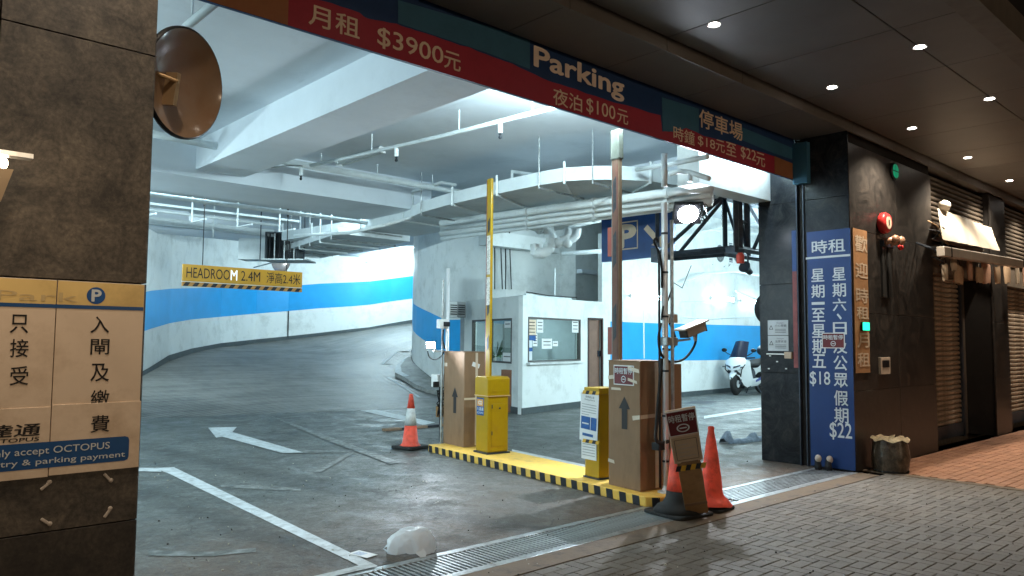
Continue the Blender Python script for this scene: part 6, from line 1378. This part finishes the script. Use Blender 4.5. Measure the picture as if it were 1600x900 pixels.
gv = thing('glove_pair', 'pair of dirty pale gloves standing at the foot of the blue sign', 'gloves', (9.56, 4.55, 0))
for x_, y_, h_, tl in ((0, .05, .14, .25), (.05, -.06, .13, .0)):
    MB().tube(spline([(x_, y_, 0), (x_ - .02, y_, .05), (x_ - tl * .1, y_, h_)], 4), [.045] * 5 + [.038] * 4, 10).build('dark_cuff', BLKF, gv); MB().ell((x_ - tl * .12, y_ - .01, h_), (.045, .04, .05)).build('pale_tip', mat('dirty_foam', (.52, .45, .38), .7), gv, smooth=True)

# awning with hanging cloth bags in front of the first shop
aw = thing('awning', 'cream fabric awning with white roller bar over the shuttered shop', 'awning')
AWM = mat('awning_cream', (.50, .44, .36), .55, var=.08, stretch=(2, 1, .3), scale=3)
ap = [gy(1465, 325, 4.15), gy(1552, 352, 4.15), gy(1560, 385, 3.85), gy(1476, 374, 3.85)]
ap = [gy(1465, 325, 4.15), gy(1548, 356, 4.15), gy(1562, 392, 3.8), gy(1473, 352 + 22, 3.8)]
rws = []
for i in range(7):
    f = i / 6; rws.append([ap[0].lerp(ap[3], f).lerp(ap[1].lerp(ap[2], f), j / 16) + Vector((0, .012 * math.sin(j * 1.9), -.03 * math.sin(math.pi * f))) for j in range(17)])
MB().quadstrip(rws).build('fabric', AWM, aw, smooth=True)
a, b2 = gy(1468, 394, 3.72), gy(1598, 412, 3.72)
a, b2 = gy(1470, 392, 3.8), gy(1594, 412, 3.8); d = b2 - a
MB().box((0, -.05, -.075), (d.length, .06, .065), frame(a, d)).build('roller_bar', mat('roller_cream', (.55, .50, .44), .35, metal=.2), aw, bevel=.012)
MB().box((.27, -.054, -.08), (.31, .064, .07), frame(a, d)).build('bar_joint', BLACKP, aw); MB().box((-.01, .06, .04), (d.length, .12, .075), frame(a, d)).build('rear_rail', BLACKP, aw)
for f in (.06, .5, .93): q_ = a.lerp(b2, f); MB().tube([q_ + Vector((0, .05, 0)), (q_.x, 4.5, q_.z + .3)], .02, 6).build('arm', DSTEEL, aw)
for k in range(9):
    q_ = gy(1452 + random.uniform(-3, 14), 345 + k * 7, 4.05); MB().tube(spline([q_, q_ + Vector((.12, -.1, random.uniform(-.15, .1))), q_ + Vector((random.uniform(.1, .4), 0, -.1))], 4), .012, 5).build('tangled_cable', BLACKR if k % 3 else mat('bracket_brass', (.45, .30, .16), .35), aw)
lamp_ = thing('bulb_lamp', 'round white lamp above the cream awning', 'lamp', tuple(gy(1476, 321, 4.1))); MB().ell((0, 0, 0), (.09, .09, .08)).build('globe', mat('lamp_white', (.6, .55, .46), .4), lamp_, smooth=True); MB().ell((.13, .02, -.02), (.07, .05, .06)).build('side_globe', mat('lamp_white', (.6, .55, .46), .4), lamp_, smooth=True)
lab_c = [('cream', (.50, .42, .32)), ('tan', (.42, .30, .20)), ('pinkish', (.46, .28, .20))]
bagx = [(1476, 424, 13, 22, 0), (1490, 413, 12, 15, 0), (1497, 428, 22, 24, 1), (1515, 420, 16, 26, 2), (1530, 428, 14, 20, 1), (1540, 424, 17, 28, 2), (1558, 428, 14, 22, 1), (1573, 426, 15, 24, 1), (1589, 428, 13, 22, 0), (1600, 430, 12, 24, 2)]
ordn = ['first', 'second', 'third', 'fourth', 'fifth', 'sixth', 'seventh', 'eighth', 'ninth', 'tenth']
for k, (px, py, w_, h_, c_) in enumerate(bagx):
    p = gy(px, py - h_ / 2, 4.0 + (k % 3) * .07); sc = Vector((p.x, p.y, 0)).length / FPX * 1.0
    t = thing('cloth_bag', '%s cloth bag, %s from the pillar, hanging under the awning bar' % (lab_c[c_][0], ordn[k]), 'bag', tuple(p), random.uniform(-.4, .4), 'cloth bags under the awning')
    W_, H_ = w_ * sc * 1.05, h_ * sc; rws = []
    for i in range(7):
        f = i / 6; ww = W_ / 2 * (.62 + .38 * math.sin(math.pi * (.25 + .6 * f))); rws.append([(ww * math.cos(a) * (1 + .1 * mnoise.noise(Vector((px, a, f * 3)))), .35 * ww * math.sin(a), -f * H_ + .015 * math.sin(a * 3 + k)) for a in [j * math.pi / 8 for j in range(17)]])
    MB().quadstrip(rws).build('bag_body', mat('bag_' + lab_c[c_][0], lab_c[c_][1], .7, var=.2, scale=6), t, smooth=True)
    MB().tube([(-W_ * .25, 0, 0), (0, 0, .12), (W_ * .25, 0, 0)], .006, 5).build('strap', BLACKP, t)

# ================================================================= SCOOTER
sc_o = gz(1150, 617)
hd = Vector((-.72, -.69, 0)).normalized(); hd = Vector((-.985, -.02, 0)).normalized()
FWp = sc_o - hd * .0
mo = thing('scooter', 'white maxi scooter with smoked screen and top box parked against the back wall', 'motor scooter', M=frame(FWp, hd) @ Matrix.Diagonal((1.12, 1.28, 1.12, 1)))
SW = mat('scooter_white', (.70, .73, .74), .25, var=.03, coat=.4); SG = mat('scooter_grey', (.05, .055, .065), .4); SSC = mat('smoked_screen', (.012, .015, .03), .35)
def wheel(cx, steer=0):
    Mw = Matrix.Translation((cx, 0, .30)) @ Matrix.Rotation(steer, 4, 'Z') @ Matrix.Rotation(rad(90), 4, 'X')
    wo = MB().lathe([(.20, -.055), (.27, -.06), (.30, -.03), (.305, 0), (.30, .03), (.27, .06), (.20, .055)], 28, Mw).build('wheel', BLACKR, mo, smooth=True)
    rim = MB().lathe([(.05, -.058), (.195, -.05), (.205, -.03), (.205, .03), (.195, .05), (.05, .058)], 24, Mw).build('rim', DSTEEL, wo)
    MB().lathe([(.10, -.066), (.10, .066)], 16, Mw).build('brake_disc', STEEL, wo)
wheel(0, rad(8)); wheel(-1.38)
def loft(name, secs, m, n=16, sub=0):
    """closed skin through elliptical cross-sections (x, zc, halfwidth, halfheight)"""
    rws = [[(x, hw * (abs(math.cos(a)) ** .8) * (1 if math.cos(a) > 0 else -1), zc + hh * math.sin(a) * (1 if True else 1)) for a in [2 * math.pi * k / n for k in range(n + 1)]] for x, zc, hw, hh in secs]
    return MB().quadstrip(rws).build(name, m, mo, smooth=True)
loft('front_mudguard', [(-.22, .52, .03, .02), (-.12, .60, .085, .035), (.05, .635, .095, .035), (.18, .57, .085, .04), (.27, .46, .04, .03)], SW)
for s_ in (-1, 1): MB().tube([(-.02, s_ * .10, .30), (-.18, s_ * .10, .72)], .028, 8).build('fork', DSTEEL, mo)
b = MB()
b.quadstrip([[(.18, -.02, .62), (.20, 0, .61), (.18, .02, .62)], [(.13, -.17, .72), (.22, 0, .70), (.13, .17, .72)], [(.02, -.27, .84), (.19, 0, .80), (.02, .27, .84)], [(-.04, -.27, .94), (.13, 0, .92), (-.04, .27, .94)], [(-.10, -.19, 1.02), (.05, 0, 1.03), (-.10, .19, 1.02)]])
b.build('nose_fairing', SW, mo, smooth=True)
for s_ in (-1, 1):
    MB().quadstrip([[(.18, s_ * .02, .62), (.02, s_ * .27, .84), (-.06, s_ * .26, .96)], [(.02, s_ * .10, .50), (-.14, s_ * .27, .66), (-.30, s_ * .24, .92)], [(-.16, s_ * .14, .26), (-.32, s_ * .25, .42), (-.42, s_ * .2, .72)], [(-.30, s_ * .16, .20), (-.5, s_ * .24, .3), (-.5, s_ * .2, .50)]]).build('leg_shield', SW, mo, smooth=True)
    MB().quadstrip([[(-.40, s_ * .245, .44), (-.40, s_ * .25, .30), (-.40, s_ * .2, .22)], [(-.8, s_ * .25, .46), (-.8, s_ * .255, .33), (-.8, s_ * .2, .24)], [(-1.1, s_ * .22, .62), (-1.1, s_ * .23, .48), (-1.1, s_ * .19, .36)], [(-1.5, s_ * .17, .84), (-1.5, s_ * .19, .72), (-1.5, s_ * .14, .64)], [(-1.75, s_ * .08, .94), (-1.75, s_ * .1, .86), (-1.75, s_ * .07, .8)]]).build('side_panel', SW, mo, smooth=True)
    MB().quadstrip([[(-.55, s_ * .262, .40), (-.55, s_ * .262, .34)], [(-1.0, s_ * .25, .54), (-1.0, s_ * .25, .43)], [(-1.35, s_ * .215, .74), (-1.35, s_ * .21, .66)]]).build('blue_stripe', mat('scooter_blue', (.04, .06, .22), .3), mo)
    MB().add([(.17, s_ * .03, .72), (.10, s_ * .19, .79), (.08, s_ * .19, .83), (.16, s_ * .04, .78)], [(0, 1, 2, 3)], Matrix.Translation((.035, 0, 0))).build('headlight', mat('headlight_glass', (.05, .055, .07), .1, coat=.5), mo)
    MB().tube(spline([(-.25, s_ * .10, 1.02), (-.20, s_ * .26, 1.10), (-.18, s_ * .36, 1.16)], 4), .012, 6).ell((-.17, s_ * .39, 1.22), (.03, .075, .055)).build('mirror', BLACKP, mo, smooth=True)
    MB().tube([(-.28, s_ * .08, 1.0), (-.36, s_ * .34, 1.02)], .02, 8).build('handlebar', BLACKR, mo)
    MB().tube([(.14, s_ * .20, .76), (.17, s_ * .27, .77)], .015, 6).build('indicator', BLACKP, mo)
    MB().tube([(-.02, s_ * .12, .50), (.12, s_ * .22, .70), (.02, s_ * .26, .84)], .014, 6).build('crash_bar', BLACKP, mo)
rws = []
for i in range(9):
    f = -.35 + i / 8 * 1.35; rws.append([(.015 - f * .30 - .09 * abs(t_) ** 2, t_ * ((.24 - .06 * f) if f > 0 else .24 + f * .3), .93 + f * .56 - .03 * abs(t_)) for t_ in (-1, -.6, -.2, .2, .6, 1)])
MB().quadstrip(rws).build('windscreen', SSC, mo, smooth=True)
loft('dash', [(-.10, .98, .16, .04), (-.25, 1.0, .17, .06), (-.38, .96, .10, .05)], SG)
loft('centre_tunnel', [(-.35, .45, .12, .30), (-.6, .45, .12, .20), (-.8, .52, .14, .22)], SG)
loft('seat', [(-.52, .78, .06, .05), (-.65, .80, .15, .07), (-.95, .80, .18, .08), (-1.08, .88, .17, .09), (-1.45, .92, .14, .07), (-1.60, .93, .08, .04)], BLACKR)
loft('engine_case', [(-.85, .34, .10, .10), (-1.1, .33, .15, .13), (-1.38, .32, .14, .10)], SG); MB().tube([(-.95, -.17, .28), (-1.3, -.19, .34), (-1.75, -.2, .42)], [.03, .06, .07], 10).build('exhaust', STEEL, mo)
tbx = MB().ell((-1.72, 0, 1.20), (.22, .25, .17), nu=20, nv=10).build('top_box', BLACKP, mo, smooth=True); MB().ell((-1.72, 0, 1.26), (.20, .23, .13), nu=20, nv=10).build('lid', GREYP, tbx, smooth=True)
MB().tube([(-1.4, 0, .98), (-1.72, 0, 1.03)], .03, 6).build('rack', DSTEEL, mo)
for s_ in (-.13, .13): MB().tube([(-.92, s_ * .7, .26), (-.98, s_ * 1.6, .0)], .016, 6).build('centre_stand', DSTEEL, mo)
MB().quadstrip([[(.185, -.12, .69), (.20, 0, .66), (.185, .12, .69)], [(.10, -.16, .60), (.12, 0, .57), (.10, .16, .60)], [(-.08, -.13, .48), (-.06, 0, .46), (-.08, .13, .48)]]).build('lower_grille', SG, mo)
MB().box((-1.85, -.1, .55), (-1.84, .1, .7)).build('rear_plate', mat('plate_yellow', (.6, .5, .1), .5), mo)

gl2 = thing('green_glow_piece', 'added dim round green glow high on the dark stone wall under the canopy', 'green glow', (wq(1396, 268)[0], 4.19, wq(1396, 268)[1]))  # glowing disc added in place of a green reflection on the stone
MB().lathe([(.12, 0), (.125, .02), (.11, .03)], 24, Matrix.Rotation(rad(90), 4, 'X')).build('rim', BLACKP, gl2)
for sx in (-1, 1):
    for sz in (-1, 1): MB().prism([(sx * .008, sz * .008), (sx * .10, sz * .008), (sx * .085, sz * .06), (sx * .05, sz * .088), (sx * .008, sz * .10)], .031, .034, Matrix.Rotation(rad(90), 4, 'X')).build('lens', emit('green_dim', (.0, .35, .17), .45), gl2)  # lens quarters of the added disc standing in for the green reflection

# bracketed services in the gap beyond the cross beam
t = thing('cable_tray', 'pale cable tray on drop brackets beyond the cross beam above the headroom sign', 'cable tray')
MB().box((-3, 14.2, 3.96), (7.2, 14.5, 4.0)).build('tray', DUCT, t)
for k in range(8):
    x = .8 + k * .85; MB().tube([(x, 14.15, 4.4), (x, 14.15, 3.72), (x + .05, 13.6, 3.72)], .018, 6).build('bracket', PIPE, t)
t = thing('cable_tray', 'second pale trunking farther back on the ramp ceiling', 'cable tray'); MB().box((-3, 16.2, 3.9), (7.6, 16.4, 4.05)).build('tray', DUCT, t)
for k in range(3): MB().tube([(3.0 + k * 1.6, 16.1, 4.4), (3.0 + k * 1.6, 16.1, 3.75)], .015, 6).build('bracket', PIPE, t)
